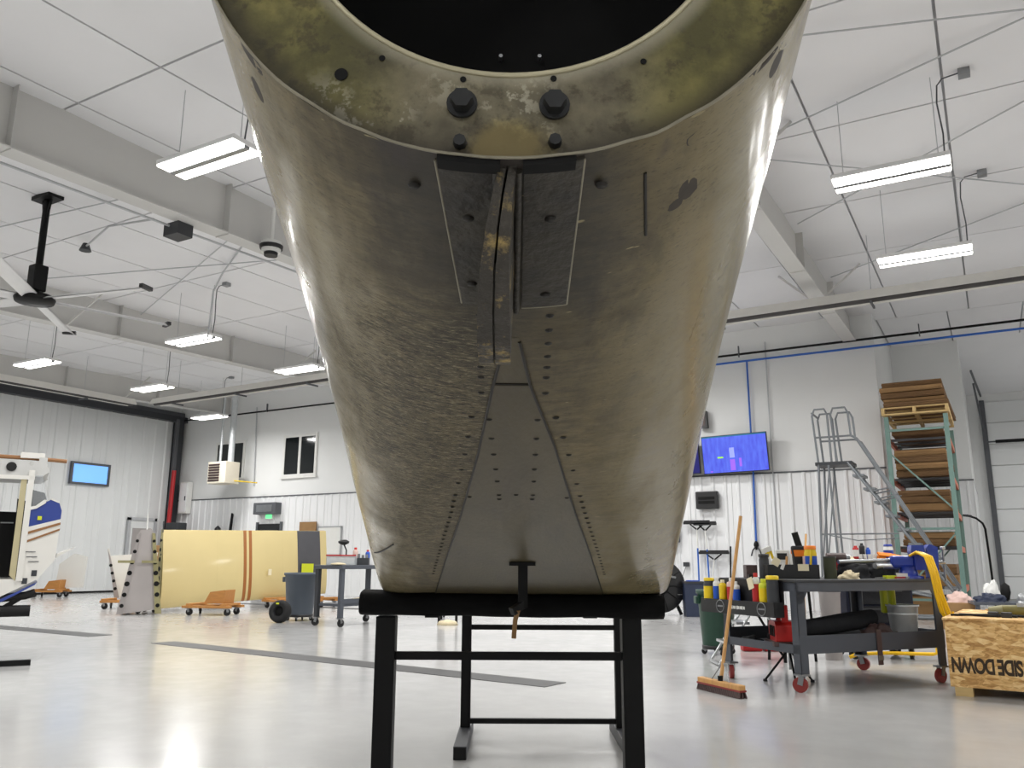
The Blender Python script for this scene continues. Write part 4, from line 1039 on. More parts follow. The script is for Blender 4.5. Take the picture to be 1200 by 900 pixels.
t = thing('tool_tray', 'dark steel tool tray with sockets beside the parts tray', 'tray', on2(.62, .25), bx - R(50))
MB().bb(-.18, .18, -.12, .12, 0, .12).build('tray_body', 'dark_grey', t)
for k in range(5): MB().cyl((-.14 + .07 * k, -.03, .12), (-.14 + .07 * k, -.03, .17 + .01 * (k % 3)), .022, seg=10).build('socket', 'steel', t)
can('spray_can', on2(.80, .22), .04, .26, ('blue_label', 'red_plastic', 'blue_label'), 'blue can with red spray top on the left rolling bench', 'can')
can('spray_bottle', on2(.70, .42), .045, .3, ('pale_pink', 'red_plastic'), 'pale bottle with red top behind the blue can', 'bottle')
tag(MB().lathe([(.0, 0), (.10, .01), (.09, .03), (0, .045)], seg=14, squash=(1.5, 1)).build('rag', 'rag', loc=on2(.0, .1)), 'small crumpled cream rag at the left end of the left rolling bench', 'rag')
tag(MB().prism([(-.2, -.12), (.2, -.12), (.22, .14), (-.18, .12)], .012).build('folder', 'white_plastic', loc=on2(1.08, .3), rz=bx), 'pale sheets lying at the right end of the left rolling bench', 'papers')
tag(MB().lathe([(0, 0), (.2, .01), (.18, .05), (.06, .08), (0, .08)], seg=16, squash=(1.3, .8)).build('rag_bundle', 'rag', loc=on2(.75, .25, .36)), 'bundle of cream rags on the lower shelf of the left rolling bench', 'rags')
t = thing('task_lamp', 'small black lamp head standing in the tool tray', 'lamp', on2(.5, .45), 0)
MB().tube([(0, 0, 0), (.01, 0, .25), (-.06, 0, .36)], .012, 6).build('stem', 'black_metal', t); MB().lathe([(.03, 0), (.09, .03), (.1, .06), (.05, .09)], (-.06, 0, .34), 14).build('head', 'black_plastic', t)
MB().lathe([(0.07, 0), (.07, .015)], seg=14).build('foot', 'black_plastic', t)
t = thing('folding_table', 'black legged folding table behind the left rolling bench', 'table', (-9.6, 13.2, 0), YAW)
MB().bb(-.75, .6, -.35, .35, .9, .93).build('table_top', 'wain_white', t)
for s in (-.6, .45):
    for q in (-.28, .28): MB().bar((s, q, 0), (s, q, .9), .035).build('leg', 'black_metal', t)
    MB().bar((s, -.28, .5), (s, .28, .5), .025).build('stretcher', 'black_metal', t); MB().bar((s, -.28, .6), (s + .3, -.28, .9), .025).build('brace', 'black_metal', t)
tag(MB().lathe([(0, 0), (.16, 0), (.13, .06), (0, .09)], seg=12, squash=(1.2, 1)).build('rag', 'rag', loc=(-8.2, 12.1, 0)), 'cream rag lying on the floor behind the left rolling bench', 'rag')
t = thing('stool', 'low black frame stool behind the left rolling bench', 'stool', (-8.4, 12.4, 0), YAW)
MB().bb(-.18, .18, -.18, .18, .62, .66).build('seat', 'cardboard', t)
for a in (-.15, .15):
    for b in (-.15, .15): MB().bar((a, b, 0), (a, b, .62), .025).build('leg', 'black_metal', t)

# ---- things on the far left of the back wall
t = thing('unit_heater', 'cream unit heater with dark louvers hanging below silver flues', 'heater', (-21.92, 19.0, 3.5))
MB().bb(-.42, .42, -.3, .3, 0, .72).build('case', 'cream_case', t, bevel=.02)
for k in range(7): MB().box((-.1, -.31, .10 + .085 * k), (.5, .03, .055), (R(25), 0, 0)).build('louver', 'louver', t)
MB().cyl((.3, 0, .72), (.3, 0, 3.17), .10, seg=18).build('flue', 'galvanised', t); MB().cyl((-.2, 0, .72), (-.2, 0, 3.17), .045, seg=12).build('gas_riser', 'galvanised', t)
MB().tube([(.42, .1, .1), (.95, .6, .05)], .02, 6).build('gas_cock', 'yellow', t)
t = thing('air_curtain', 'grey box mounted above the green exit light', 'box', (-20.65, 19.95, 2.52))
MB().bb(-.5, .5, -.28, 0, 0, .38).build('case', 'wire_grey', t, bevel=.015); MB().bb(-.35, .35, -.29, -.28, .08, .3).build('grille', 'steel', t)
t = thing('exit_light', 'small glowing green exit light above the dark doorway', 'exit sign', (-20.62, 19.93, 2.36))
MB().bb(-.19, .19, -.06, .02, 0, .26).build('case', 'white_plastic', t); MB().bb(-.14, .14, -.066, -.06, .03, .23).build('glow_face', 'green_light', t)
t = thing('whiteboard', 'white notice board with papers on the wall right of the wing', 'board', (-18.0, 19.93, 1.22))
MB().bb(-.46, .46, -.02, .03, 0, .86).build('board', 'white_plastic', t)
for a, b, c, d in ((-.48, .48, -.02, .02), (-.48, .48, .84, .88), (-.48, -.45, 0, .86), (.45, .48, 0, .86)): MB().bb(a, b, -.03, .03, c, d).build('frame', 'alu', t)
MB().bb(-.4, -.2, -.026, -.02, .45, .75).build('notice', 'pale_pink', t)
t = thing('wall_cabinet', 'white electric cabinet on the wall beside the door post', 'cabinet', (-24.75, 19.95, 2.65))
MB().bb(-.22, .22, -.2, 0, 0, 1.1).build('case', 'white_plastic', t, bevel=.01); MB().bb(-.18, .18, -.215, -.2, .05, 1.05).build('cabinet_door', 'wain_white', t); MB().bb(.1, .14, -.23, -.215, .45, .6).build('handle', 'dark_grey', t)
t = thing('compressor', 'silver tank compressor in the corner under the wall cabinet', 'compressor', (-24.4, 19.3, 0))
MB().lathe([(0, 0), (.28, .05), (.32, .15), (.32, 1.75), (.28, 1.85), (0, 1.9)], seg=20, squash=(1, 1)).build('tank', 'steel', t); MB().bb(-.3, .3, -.2, .2, 1.9, 2.3).build('pump', 'dark_grey', t, bevel=.03)
t = thing('propeller', 'dark propeller blade leaning upright against the wall behind the wing', 'propeller', (-22.3, 19.7, 0))
MB().prism([(-.05, 0), (.05, 0), (.10, .8), (.09, 1.6), (.16, 2.55), (.10, 2.6), (0, 1.7), (-.06, .8)], 1, lambda a, b, q: (a, .06 * q, b)).build('blade', 'black_metal', t, bevel=.01)
MB().lathe([(.0, 0), (.14, 0), (.10, .35), (0, .45)], seg=16).build('spinner', 'black_plastic', t, loc=(-.5, 0, 1.75)); MB().bb(-.75, -.25, -.15, .15, 0, 1.75).build('pedestal', 'dark_grey', t)
tag(MB().bb(-.35, .35, -.02, .02, 0, .5).build('cork_board', 'cardboard', loc=(-18.9, 19.9, 1.75)), 'brown framed board on the wall just above the wing', 'board')
# ================================================================ RIGHT SIDE: WORKBENCH AND ITS LOAD
BA = R(53); BX, BY = -1.52, 7.55
def on(u, v, z=.92): return (BX + u * math.cos(BA) - v * math.sin(BA), BY + u * math.sin(BA) + v * math.cos(BA), z)
wb = thing('workbench', 'grey steel rolling workbench with red wheels right of the tail cone', 'workbench', (BX, BY, 0), BA)
MB().bb(-.05, 1.67, -.05, 1.0, .895, .92).build('bench_top', 'dark_grey', wb, bevel=.004)
for a, b, c, d in ((-.04, 1.66, -.04, -.02), (-.04, 1.66, .97, .99), (-.04, -.02, -.04, .99), (1.64, 1.66, -.04, .99)): MB().bb(a, b, c, d, .82, .895).build('apron', 'bench_grey', wb)
for i, (a, b) in enumerate(((0, 0), (1.62, 0), (0, .95), (1.62, .95))):
    sx = 1 if a == 0 else -1; sy = 1 if b == 0 else -1
    m = MB().bb(a - sx * .035, a + sx * .05, b - sy * .035, b - sy * .027, .15, .87); m.bb(a - sx * .035, a - sx * .027, b - sy * .035, b + sy * .05, .15, .87)
    m.prism([(0, 0), (sx * .14, 0), (sx * .05, -.14), (0, -.14)], 1, lambda p, q, t, a=a, b=b, sx=sx, sy=sy: (a - sx * .03 + p, b - sy * (.035 - .006 * t), .86 + q))
    m.build('leg', 'bench_grey', wb); caster(wb, a, b, .15, .062, 'red_wheel', 2.2 + i)
MB().bb(-.03, 1.65, -.03, .98, .33, .345).build('lower_shelf', 'bench_grey', wb)
for a, b, c, d in ((-.035, 1.655, -.04, -.03), (-.035, 1.655, .98, .99), (1.645, 1.655, -.03, .98)): MB().bb(a, b, c, d, .31, .46).build('shelf_side', 'bench_grey', wb)
MB().bb(-.035, -.025, -.03, .98, .31, .38).build('shelf_side', 'bench_grey', wb)
# black holder for cans on its left side
hd_ = thing('can_holder', 'black can rack with white ring marks hooked on the left end of the workbench', 'rack', (*on(-.06, .1)[:2], .60), BA + R(90))
# local x runs along v (0..1.02), local y positive = towards -u (outwards)
MB().bb(0, 1.04, .10, .112, 0, .125).build('front_panel', 'black_plastic', hd_); MB().bb(0, 1.04, 0, .11, .06, .07).build('tray_base', 'black_plastic', hd_)
MB().bb(0, 1.04, .0, .01, 0, .31).build('back_panel', 'black_plastic', hd_); MB().bb(0, .01, 0, .11, 0, .125).build('end_panel', 'black_plastic', hd_); MB().bb(1.03, 1.04, 0, .11, 0, .125).build('end_panel', 'black_plastic', hd_)
for x in (.16, .74):
    MB().tube([(x + .055 * math.cos(k * math.pi / 12), .114, .064 + .055 * math.sin(k * math.pi / 12)) for k in range(24)], .004, 6, True).build('ring_mark', 'steel', hd_)
    MB().bb(x - .04, x + .04, .112, .115, .057, .071).build('ring_bar', 'steel', hd_)
for k, (w_, h_2) in enumerate(((.016, .026), (.02, .026), (.014, .03), (.018, .026), (.01, .026), (.02, .03), (.016, .026), (.02, .026), (.014, .03), (.018, .026))):
    MB().bb(.62 - .024 * k - w_, .62 - .024 * k, .112, .1145, .062 - h_2 / 2, .062 + h_2 / 2).build('letter_mark', 'white_plastic', hd_)
MB().bb(.02, .9, -.07, .0, .27, .30).build('hook_rail', 'black_plastic', hd_)
def oh(v, z=.672, u=-.12): return on(u, v, z)
can('grease_tub', oh(1.07), .052, .245, ('dark_grey', 'yellow', 'yellow'), 'black and yellow tub at the far end of the can rack', 'tub', .045)
can('spray_can', oh(.95), .035, .25, ('white_plastic', 'white_plastic', 'blue_label'), 'white and blue spray can second from the far end of the can rack', 'can')
can('spray_can', oh(.86), .035, .23, ('yellow', 'paper'), 'yellow can partly hidden behind the broom handle', 'can')
can('squeeze_bottle', oh(.74), .036, .25, ('pale_pink', 'white_plastic', 'red_paint'), 'pinkish squeeze bottle in the middle of the can rack', 'bottle', .012)
can('squeeze_bottle', oh(.66), .034, .22, ('white_plastic', 'white_plastic', 'blue_label'), 'small white and blue squeeze bottle in the middle of the can rack', 'bottle', .012)
can('spray_can', oh(.38), .035, .30, ('white_plastic', 'red_plastic', 'red_paint'), 'white and red spray can with a paper tag in the can rack', 'can')
tag(MB().box((0, 0, 0), (.075, .003, .10), (0, .3, 0)).build('paper_tag', 'paper', loc=oh(.40, .88, -.165), rz=BA + R(90)), 'cream paper tag hanging on the white and red can', 'tag')
can('spray_can', oh(.28), .042, .25, ('lime', 'lime', 'yellow'), 'lime yellow can left of the last black and yellow tub', 'can')
can('grease_tub', oh(.16), .052, .28, ('dark_grey', 'yellow', 'dark_grey'), 'black and yellow tub nearest the front leg of the workbench', 'tub', .05)
t = thing('shop_radio', 'black boxy radio at the rear left of the workbench', 'radio', on(.1, .72), BA + R(60)); MB().bb(-.1, .1, -.05, .05, 0, .12).build('case', 'louver', t, bevel=.006); MB().bb(-.15, -.09, -.04, .04, 0, .035).build('knob_block', 'black_plastic', t)
can('tall_cup', on(.1, .52), .045, .22, ('dark_grey', 'black_plastic'), 'tall grey cup standing left of the tool tote', 'cup', .044)
# tote
tt = thing('tool_tote', 'black open tool tote with tags and tools on the workbench', 'tote', on(.30, .42), BA - R(20))
for a, b, c, d in ((-.24, .24, -.11, -.10), (-.24, .24, .10, .11), (-.24, -.23, -.1, .1), (.23, .24, -.1, .1)): MB().bb(a, b, c, d, 0, .125).build('tote_side', 'black_plastic', tt)
MB().bb(-.24, .24, -.11, .11, 0, .01).build('tote_base', 'black_plastic', tt)
MB().box((.09, -.115, .10), (.1, .004, .06)).build('tag', 'paper', tt); MB().box((-.16, -.115, .15), (.07, .004, .07), (0, .5, 0)).build('tag', 'paper', tt); MB().box((-.1, -.115, .11), (.03, .004, .06), (0, .4, 0)).build('tag', 'white_plastic', tt)
for k, (x, m_, h_3, tl) in enumerate(((.08, 'black_plastic', .26, -.2), (.14, 'pale_pink', .2, .1), (.21, 'yellow', .26, .12), (.03, 'white_plastic', .22, 0), (-.02, 'wood', .2, .1))):
    MB().bar((x, .02 - .03 * (k % 2), .05), (x + tl * .15, .02, h_3), .02, .014).build('tool_handle', m_, tt)
sb = thing('spray_bottle', 'clear spray bottle with yellow trigger behind the tool tote', 'bottle', on(.17, .55), BA)
MB().lathe([(.04, 0), (.045, .02), (.045, .14), (.016, .2), (.016, .22)], seg=16).build('body', 'white_plastic', sb)
MB().box((-.01, 0, .26), (.1, .03, .045), (0, -.3, 0)).build('trigger_head', 'white_plastic', sb); MB().box((.045, 0, .23), (.018, .016, .11), (0, -.35, 0)).build('trigger', 'yellow', sb); MB().cyl((0, 0, .2), (0, 0, .24), .022, seg=12).build('collar', 'yellow', sb)
gm = thing('gauge_box', 'pale meter with black display standing behind the tool tote', 'meter', on(.46, .68), BA - R(40))
MB().bb(-.065, .065, -.04, .04, 0, .26).build('case', 'white_plastic', gm, bevel=.008); MB().bb(-.05, .04, -.044, -.04, .17, .23).build('display', 'black_plastic', gm); MB().bb(-.04, .04, -.044, -.04, .05, .12).build('label_plate', 'blue_label', gm)
jg = can('oil_jug', on(.60, .46), .058, .30, ('yellow', 'orange', 'blue_label'), 'yellow and blue labelled jug right of the tool tote', 'jug', .05)
bj = thing('black_container', 'black tall container with a slanted spout behind the labelled jug', 'container', on(.62, .62), BA - R(40))
MB().bb(-.08, .08, -.05, .05, 0, .30).build('body', 'black_plastic', bj, bevel=.015); MB().box((-.02, 0, .36), (.06, .03, .14), (0, -.25, 0)).build('spout', 'black_matte', bj); MB().bb(-.082, .082, -.052, .052, .2, .26).build('label_band', 'orange', bj)
t = thing('round_tin', 'dark olive tin standing at the front of the workbench', 'tin', on(.60, .22)); MB().lathe([(.056, 0), (.056, .19), (.059, .2), (.05, .2), (.05, .02)], seg=24).build('tin_body', 'olive_can', t); MB().lathe([(.059, .188), (.0595, .196)], seg=24).build('tin_rim', 'dark_grey', t)
def lump(name, loc, r, sq, h, m_, lab, cat, seed=0, rz=0):
    def P(a, b):
        th = 2 * math.pi * a; ph = b * math.pi / 2
        d = Vector((math.cos(th) * math.cos(ph), math.sin(th) * math.cos(ph), math.sin(ph)))
        k = 1 + .38 * mnoise.noise(d * 2.2 + Vector((seed, 0, 0))) + .15 * mnoise.noise(d * 6 + Vector((0, seed, 0)))
        return (d.x * r * sq[0] * k, d.y * r * sq[1] * k, max(0, d.z * h * k))
    o = MB().grid(P, 32, 12).build(name, m_, loc=loc, rz=rz); return tag(o, lab, cat)
lump('rag', on(.70, .10), .085, (1.15, .8), .07, 'rag', 'crumpled cream rag beside the olive tin', 'rag', 1, BA)
lump('dark_cloth', on(.98, .35), .17, (1.3, .8), .14, 'cloth_black', 'left dark cloth bundle under the long steel bar', 'cloth', 2, BA)
lump('dark_cloth', on(1.28, .33), .16, (1.2, .8), .15, 'cloth_black', 'right dark cloth bundle under the long steel bar', 'cloth', 3, BA)
t = thing('heat_gun', 'dark red power tool standing on the workbench by the rag', 'power tool', on(.86, .40), BA - R(30))
MB().bb(-.035, .035, -.03, .03, 0, .15).build('grip', 'red_paint', t, bevel=.012); MB().cyl((-.09, 0, .19), (.08, 0, .19), .045, seg=16).build('barrel', 'louver', t); MB().cyl((.08, 0, .19), (.12, 0, .19), .03, .025, 14).build('nozzle', 'steel', t)
t = thing('steel_bar', 'long round steel bar resting on the cloth bundles and the blue vise', 'bar', on(.78, .30, 1.07), BA)
MB().cyl((0, 0, 0), (.66, -.06, .02), .02, seg=14).build('bar', 'steel', t); MB().cyl((.40, -.05, -.035), (.66, -.075, -.035), .03, seg=16).build('sleeve', 'alu', t)
t = thing('putty_knife', 'small tools lying at the front edge of the workbench', 'tool', on(1.0, .08), BA)
MB().bar((0, 0, .01), (.16, .03, .012), .02, .006).build('blade', 'steel', t); MB().bb(.14, .26, .0, .05, 0, .03).build('handle', 'lime', t)
t = thing('pliers', 'red handled pliers on the workbench before the right cloth bundle', 'pliers', on(1.22, .06), BA)
MB().bar((0, 0, .012), (.14, .02, .012), .014).build('handle', 'red_paint', t); MB().bar((0, .03, .012), (.14, .02, .012), .014).build('handle', 'red_paint', t); MB().bar((.14, .02, .012), (.22, .02, .012), .022, .014).build('jaw', 'steel', t)
# vise
vs_ = thing('bench_vise', 'blue bench vise bolted to the right end of the workbench', 'vise', on(1.50, .16), BA - R(35))
MB().lathe([(.13, 0), (.13, .02), (.09, .03), (.075, .09), (.085, .11)], seg=20).build('swivel_base', 'blue_vise', vs_)
MB().bb(-.16, .06, -.055, .055, .10, .21).build('body', 'blue_vise', vs_, bevel=.025)
MB().prism([(.05, .08), (.14, .08), (.15, .16), (.14, .31), (.03, .31), (.02, .24), (.05, .2)], 1, lambda a, b, q: (a, -.07 + .14 * q, b)).build('fixed_jaw', 'blue_vise', vs_, bevel=.015)
MB().prism([(.17, .0), (.25, .02), (.26, .29), (.19, .32), (.165, .29)], 1, lambda a, b, q: (a, -.07 + .14 * q, b)).build('moving_jaw', 'blue_vise', vs_, bevel=.015)
MB().cyl((.25, 0, .15), (.33, 0, .15), .018, seg=12).build('screw', 'steel', vs_); MB().cyl((.32, 0, .28), (.32, 0, -.02), .010, seg=10).build('handle', 'steel', vs_); MB().lathe([(.02, 0), (.026, .015), (.02, .03)], (.32, 0, .27), 12).build('knob', 'alu', vs_)
MB().bb(-.14, -.04, -.14, -.13, .0, .05).build('tag_plate', 'white_plastic', vs_)
# yellow hose draped over it, orange strap
hs = thing('yellow_hose', 'looped yellow air hose draped over the vise and the bench corner', 'hose', on(1.50, .02), BA - R(35))
for k in range(4):
    o_ = .018 * k
    MB().tube([(-.07 + o_, .06, .21 + .01 * k), (-.03 + o_, -.03, .245 - .004 * k), (.02 + o_, -.12, .20), (.045 + o_, -.17, .05), (.06 + o_, -.19, -.12), (.085 + o_ * 1.4, -.2, -.28 - .02 * (k % 2)), (.12 + o_ * 1.2, -.19, -.33)], .0125, 8).build('loop', 'yellow_hose', hs)
MB().tube([(.12, -.19, -.33), (.15, -.19, -.35), (.185, -.19, -.32), (.19, -.19, -.28)], .0105, 8).build('hose_bend', 'yellow_hose', hs); MB().cyl((.14, -.2, -.345), (.15, -.2, -.40), .014, seg=10).build('fitting', 'red_wheel', hs)
# lower shelf
t = thing('black_mat', 'black rolled mat lying on the lower shelf of the workbench', 'mat', on(.15, .25, .345), BA)
MB().tube([(.0, .0, .14), (.35, .02, .16), (.72, .05, .19), (1.0, .06, .22)], .07, 14, rr=[.07, .08, .085, .075]).build('roll', 'cloth_black', t); MB().bb(-.05, 1.05, -.05, .3, 0, .09).build('folded_sheets', 'cloth_black', t, bevel=.02)
lump('dark_cloth', on(1.12, .2, .345), .16, (1.2, .8), .15, 'louver', 'brown black leather bundle beside the galvanised bucket', 'cloth', 5, BA)
t = thing('leather_strap', 'dark brown strap hanging over the front of the lower shelf', 'strap', on(.84, -.05, .25), BA); MB().box((0, 0, .09), (.055, .012, .30)).build('strap', 'louver', t, bevel=.004); MB().box((0, -.008, .0), (.05, .008, .04)).build('buckle', 'steel', t)
bk = thing('bucket', 'galvanised bucket on the right end of the lower shelf', 'bucket', on(1.38, .16, .345))
MB().lathe([(.10, 0), (.105, .01), (.135, .32), (.145, .325), (.145, .34), (.13, .335), (.10, .02), (0, .02)], seg=28).build('pail', 'galvanised', bk); MB().lathe([(.13, .25), (.1335, .257), (.13, .265)], seg=28).build('ridge', 'galvanised', bk)
MB().tube([(.14 * math.cos(a), .14 * math.sin(a), .33) for a in np.linspace(.2, 2.9, 14)], .004, 6).build('bail', 'steel', bk)
for s in (-1, 1): tag(MB().bb(-.03, .03, -.03, .03, 0, .30).build('work_glove', 'lime', loc=on(1.36 + .05 * s, .3, .60), rz=BA, bevel=.02), 'lime work glove hanging above the bucket, %s one' % ('left' if s < 0 else 'right'), 'glove')
rc = thing('red_caddy', 'red plastic carry caddy on the left end of the lower shelf', 'caddy', on(.13, .36, .385), BA + R(62))
MB().prism([(-.15, 0), (.15, 0), (.14, .14), (.1, .17), (-.1, .17), (-.14, .14)], 1, lambda a, b, q: (a, -.09 + .18 * q, b)).build('caddy_body', 'red_plastic', rc, bevel=.008)
for s in (-1, 1): MB().bb(s * .1 - .02, s * .1 + .02, -.03, .03, .16, .29).build('handle_post', 'red_plastic', rc, bevel=.006)
MB().bb(-.12, .12, -.03, .03, .27, .31).build('handle', 'red_plastic', rc, bevel=.008)
for k in range(3): MB().bb(-.1 + .07 * k, -.06 + .07 * k, .088, .096, .04, .13).build('slot', 'hole_black', rc)
MB().bb(-.2, .2, -.12, .12, -.035, 0).build('base_tray', 'louver', rc)
lump('wire_coil', on(.08, .72, .345), .09, (1, 1.2), .05, 'cloth_black', 'small heap of black wire on the lower shelf behind the red caddy', 'wire', 8, BA)

# ---- black tool cart behind the workbench
ct = thing('tool_cart', 'black rolling tool cart behind the workbench with a yellow base bar', 'cart', (*W(4.2, 9.95), 0), YAW)
MB().bb(-.38, .38, -.22, .25, .14, 1.03).build('cabinet', 'cloth_navy', ct, bevel=.01); MB().bb(-.42, .42, -.25, .28, 1.03, 1.06).build('top_tray', 'dark_grey', ct)
for k in range(4): d_ = MB().bb(-.35, .35, -.235, -.22, .2 + .2 * k, .38 + .2 * k).build('drawer', 'cloth_black', ct, bevel=.004); MB().bb(-.25, .25, -.25, -.235, .34 + .2 * k, .36 + .2 * k).build('drawer_handle', 'dark_grey', d_)
for i, (a, b) in enumerate(((-.33, -.17), (.33, -.17), (-.33, .2), (.33, .2))): caster(ct, a, b, .14, .062, 'rubber', i)
MB().tube([(-.42, -.28, .03), (-.33, -.3, .07), (0, -.3, .08), (.5, -.31, .07), (.55, -.31, .08), (.56, -.31, .17)], .02, 10).build('base_bar', 'yellow_hose', ct)
cx, cy = W(4.2, 9.95)
def onc(x, y, z=1.06): return (cx + x * math.cos(YAW) - y * math.sin(YAW), cy + x * math.sin(YAW) + y * math.cos(YAW), z)
t = thing('sorting_tray', 'dark low sorting tray with white cups on the tool cart', 'tray', onc(-.1, 0), YAW); MB().bb(-.3, .3, -.12, .12, 0, .05).build('tray', 'louver', t)
for k in range(6): MB().cyl((-.02 + .05 * k, -.08, .05), (-.02 + .05 * k, -.08, .10), .02, seg=10).build('cup', 'white_plastic', t)
lump('rope_coil', onc(-.28, -.14), .07, (1.2, .7), .06, 'rag', 'pale rope coil at the left of the tool cart top', 'rope', 11, YAW)
can('small_bottle', onc(-.12, .05, 1.11), .035, .15, ('red_paint', 'red_plastic', 'white_plastic'), 'red bottle on the tool cart left of the black one', 'bottle')
can('small_bottle', onc(-.04, .06, 1.11), .032, .18, ('black_plastic', 'black_plastic'), 'black bottle on the tool cart between red and blue', 'bottle')
can('small_bottle', onc(.03, .06, 1.11), .028, .13, ('blue_label', 'blue_label'), 'little blue bottle on the tool cart beside the black one', 'bottle')
can('glue_jug', onc(.28, .08), .055, .22, ('white_plastic', 'blue_vise', 'blue_vise'), 'white and blue jug behind the orange strap', 'jug', .045)
t = thing('orange_strap', 'folded bright orange strap lying behind the vise', 'strap', onc(.16, -.16, 1.06), YAW)
for k in range(3): MB().tube([(-.1, .02 * k, .09 + .012 * k), (.05, .02 * k, .075 + .012 * k), (.26, .02 * k - .03, .03 + .01 * k)], .014, 8).build('fold', 'orange', t)
MB().bb(-.1, -.02, .0, .06, 0, .085).build('buckle_block', 'orange', t); MB().bb(.2, .27, -.04, .03, 0, .03).build('strap_end', 'red_wheel', t)
# white bin and stool behind
t = thing('white_bin', 'pale grey bin with dark lid behind the left part of the workbench', 'bin', (*W(3.62, 9.7), 0), YAW)
MB().lathe([(.09, 0), (.115, .72), (.12, .73), (.12, .75)], seg=24).build('bin_body', 'primer_grey', t); MB().lathe([(.125, .74), (.11, .84), (.05, .87), (0, .87)], seg=24).build('lid', 'dark_grey', t)
t = thing('shop_stool', 'black tall stool standing behind the workbench legs', 'stool', (*W(3.12, 9.6), 0), YAW + .3)
MB().bb(-.2, .2, -.16, .16, .78, .82).build('seat', 'black_plastic', t)
for a in (-.17, .17):
    for b in (-.13, .13): MB().bar((a * 1.15, b * 1.15, 0), (a, b, .78), .03).build('leg', 'black_metal', t)
MB().bar((-.19, -.14, .25), (.19, -.14, .25), .025).build('stretcher', 'black_metal', t)
tag(MB().tube([(*W(3.52, 10.3), .02), (*W(3.62, 10.55), .75), (*W(3.82, 10.9), 1.42)], .014, 8).build('wood_pole', 'wood'), 'thin wooden pole leaning behind the workbench', 'pole')
# aluminium folding stool seen below the can rack
t = thing('step_stool', 'aluminium folding step stool behind the can rack', 'step stool', (*W(2.6, 9.25), 0), YAW)
for y in (-.18, .2):
    MB().tube([(-.42, y, .015), (-.02, y, .60), (.02, y, .60)], .014, 8).build('leg', 'alu', t); MB().tube([(.40, y, .015), (.06, y, .60)], .014, 8).build('leg', 'alu' if y < 0 else 'black_metal', t)
for x, z in ((-.28, .22), (-.15, .42)): MB().bb(x - .07, x + .07, -.18, .2, z, z + .025).build('step', 'alu', t)
MB().bb(-.1, .16, -.2, .22, .60, .63).build('top_step', 'alu', t); MB().bar((-.42, -.18, .02), (-.42, .2, .02), .024).build('foot_bar', 'alu', t)
for x, c_ in ((.0, 'red_paint'), (.12, 'red_paint')): tag(MB().bb(-.12, .12, -.08, .08, 0, .2).build('fuel_box', c_, loc=(*W(2.95 + x * 2.2, 10.6), 0), rz=YAW, bevel=.02), 'red box on the floor behind the step stool, %s one' % ('left' if x == 0 else 'right'), 'box')
t = thing('light_tripod', 'black tripod foot standing under the workbench', 'tripod', (-1.72, 8.05, 0))
for a in (.9, 3.0, 5.1): MB().tube([(0, 0, .30), (.24 * math.cos(a), .24 * math.sin(a), .012)], .010, 8).build('leg', 'black_metal', t); MB().lathe([(.02, 0), (.018, .02)], (.24 * math.cos(a), .24 * math.sin(a), 0), 10).build('foot', 'rubber', t)
MB().cyl((0, 0, .12), (0, 0, .33), .012).build('column', 'steel', t)

# ---- broom leaning on the can rack
br = thing('push_broom', 'push broom with a long wooden handle leaning on the can rack', 'broom', (-2.10, 7.15, 0), R(-38))
MB().bb(-.29, .29, -.03, .03, .055, .10).build('block', 'wood', br, bevel=.006)
bm_ = MB()
for k in range(30):
    for j in range(3): bm_.cyl((-.28 + .0193 * k, -.02 + .02 * j, .06), (-.285 + .0197 * k, -.035 + .035 * j, .0), .009, .011, 5)
bm_.build('bristles', 'louver', br)
MB().bb(-.295, .295, -.034, .034, .048, .062).build('bristle_band', 'red_wheel', br)
hv = Matrix.Rotation(R(38), 4, 'Z') @ (Vector((-2.03, 7.80, 1.48)) - Vector((-2.10, 7.15, .08)))
MB().tube([(0, 0, .08), (hv.x * .5, hv.y * .5, .08 + hv.z * .5), (hv.x, hv.y, .08 + hv.z)], .0155, 12).build('handle', 'wood', br)
MB().lathe([(.02, 0), (.022, .06)], (0, .0, .08), 12).build('socket', 'black_metal', br); 
for s in (-1, 1): MB().tube([(s * .12, 0, .10), (hv.x * .12, hv.y * .12, .08 + hv.z * .12)], .005, 6).build('brace', 'steel', br)

barrel((-2.98, 10.12), 'barrel_green', 'dark green plastic waste barrel left of the workbench', .215, .65, .09)
t = thing('navy_bin', 'navy plastic bin standing behind the green barrel', 'bin', (-5.35, 16.6, 0), YAW); MB().prism([(-.17, 0), (.17, 0), (.2, .66), (-.2, .66)], 1, lambda a, b, q: (a, -.15 + .3 * q, b)).build('bin_body', 'bin_navy', t, bevel=.02); MB().bb(-.21, .21, -.17, .17, .64, .68).build('bin_rim', 'dark_grey', t); MB().bb(-.12, .12, -.08, .08, .6, .70).build('liner', 'blue_label', t)
df = thing('drum_fan', 'black round drum fan with a red light, half hidden behind the tail cone', 'fan', (-6.02, 16.45, 0), YAW)
rot = Matrix.Translation((0, 0, .58)) @ Matrix.Rotation(R(90), 4, 'X')
MB().lathe([(.42, -.02), (.50, .0), (.53, .05), (.53, .30), (.50, .36), (.3, .38), (0, .38)], seg=36, mtx=rot @ Matrix.Translation((0, 0, -.2))).build('drum', 'black_plastic', df)
MB().lathe([(0, .30), (.16, .28), (.18, .2), (.18, .1)], seg=24, mtx=rot).build('hub', 'black_metal', df)
for k in range(10):
    a = k * math.pi / 5; MB().tube([Vector((.16 * math.cos(a), -.2, .58 + .16 * math.sin(a))), Vector((.5 * math.cos(a), -.19, .58 + .5 * math.sin(a)))], .012, 6).build('guard_bar', 'black_metal', df)
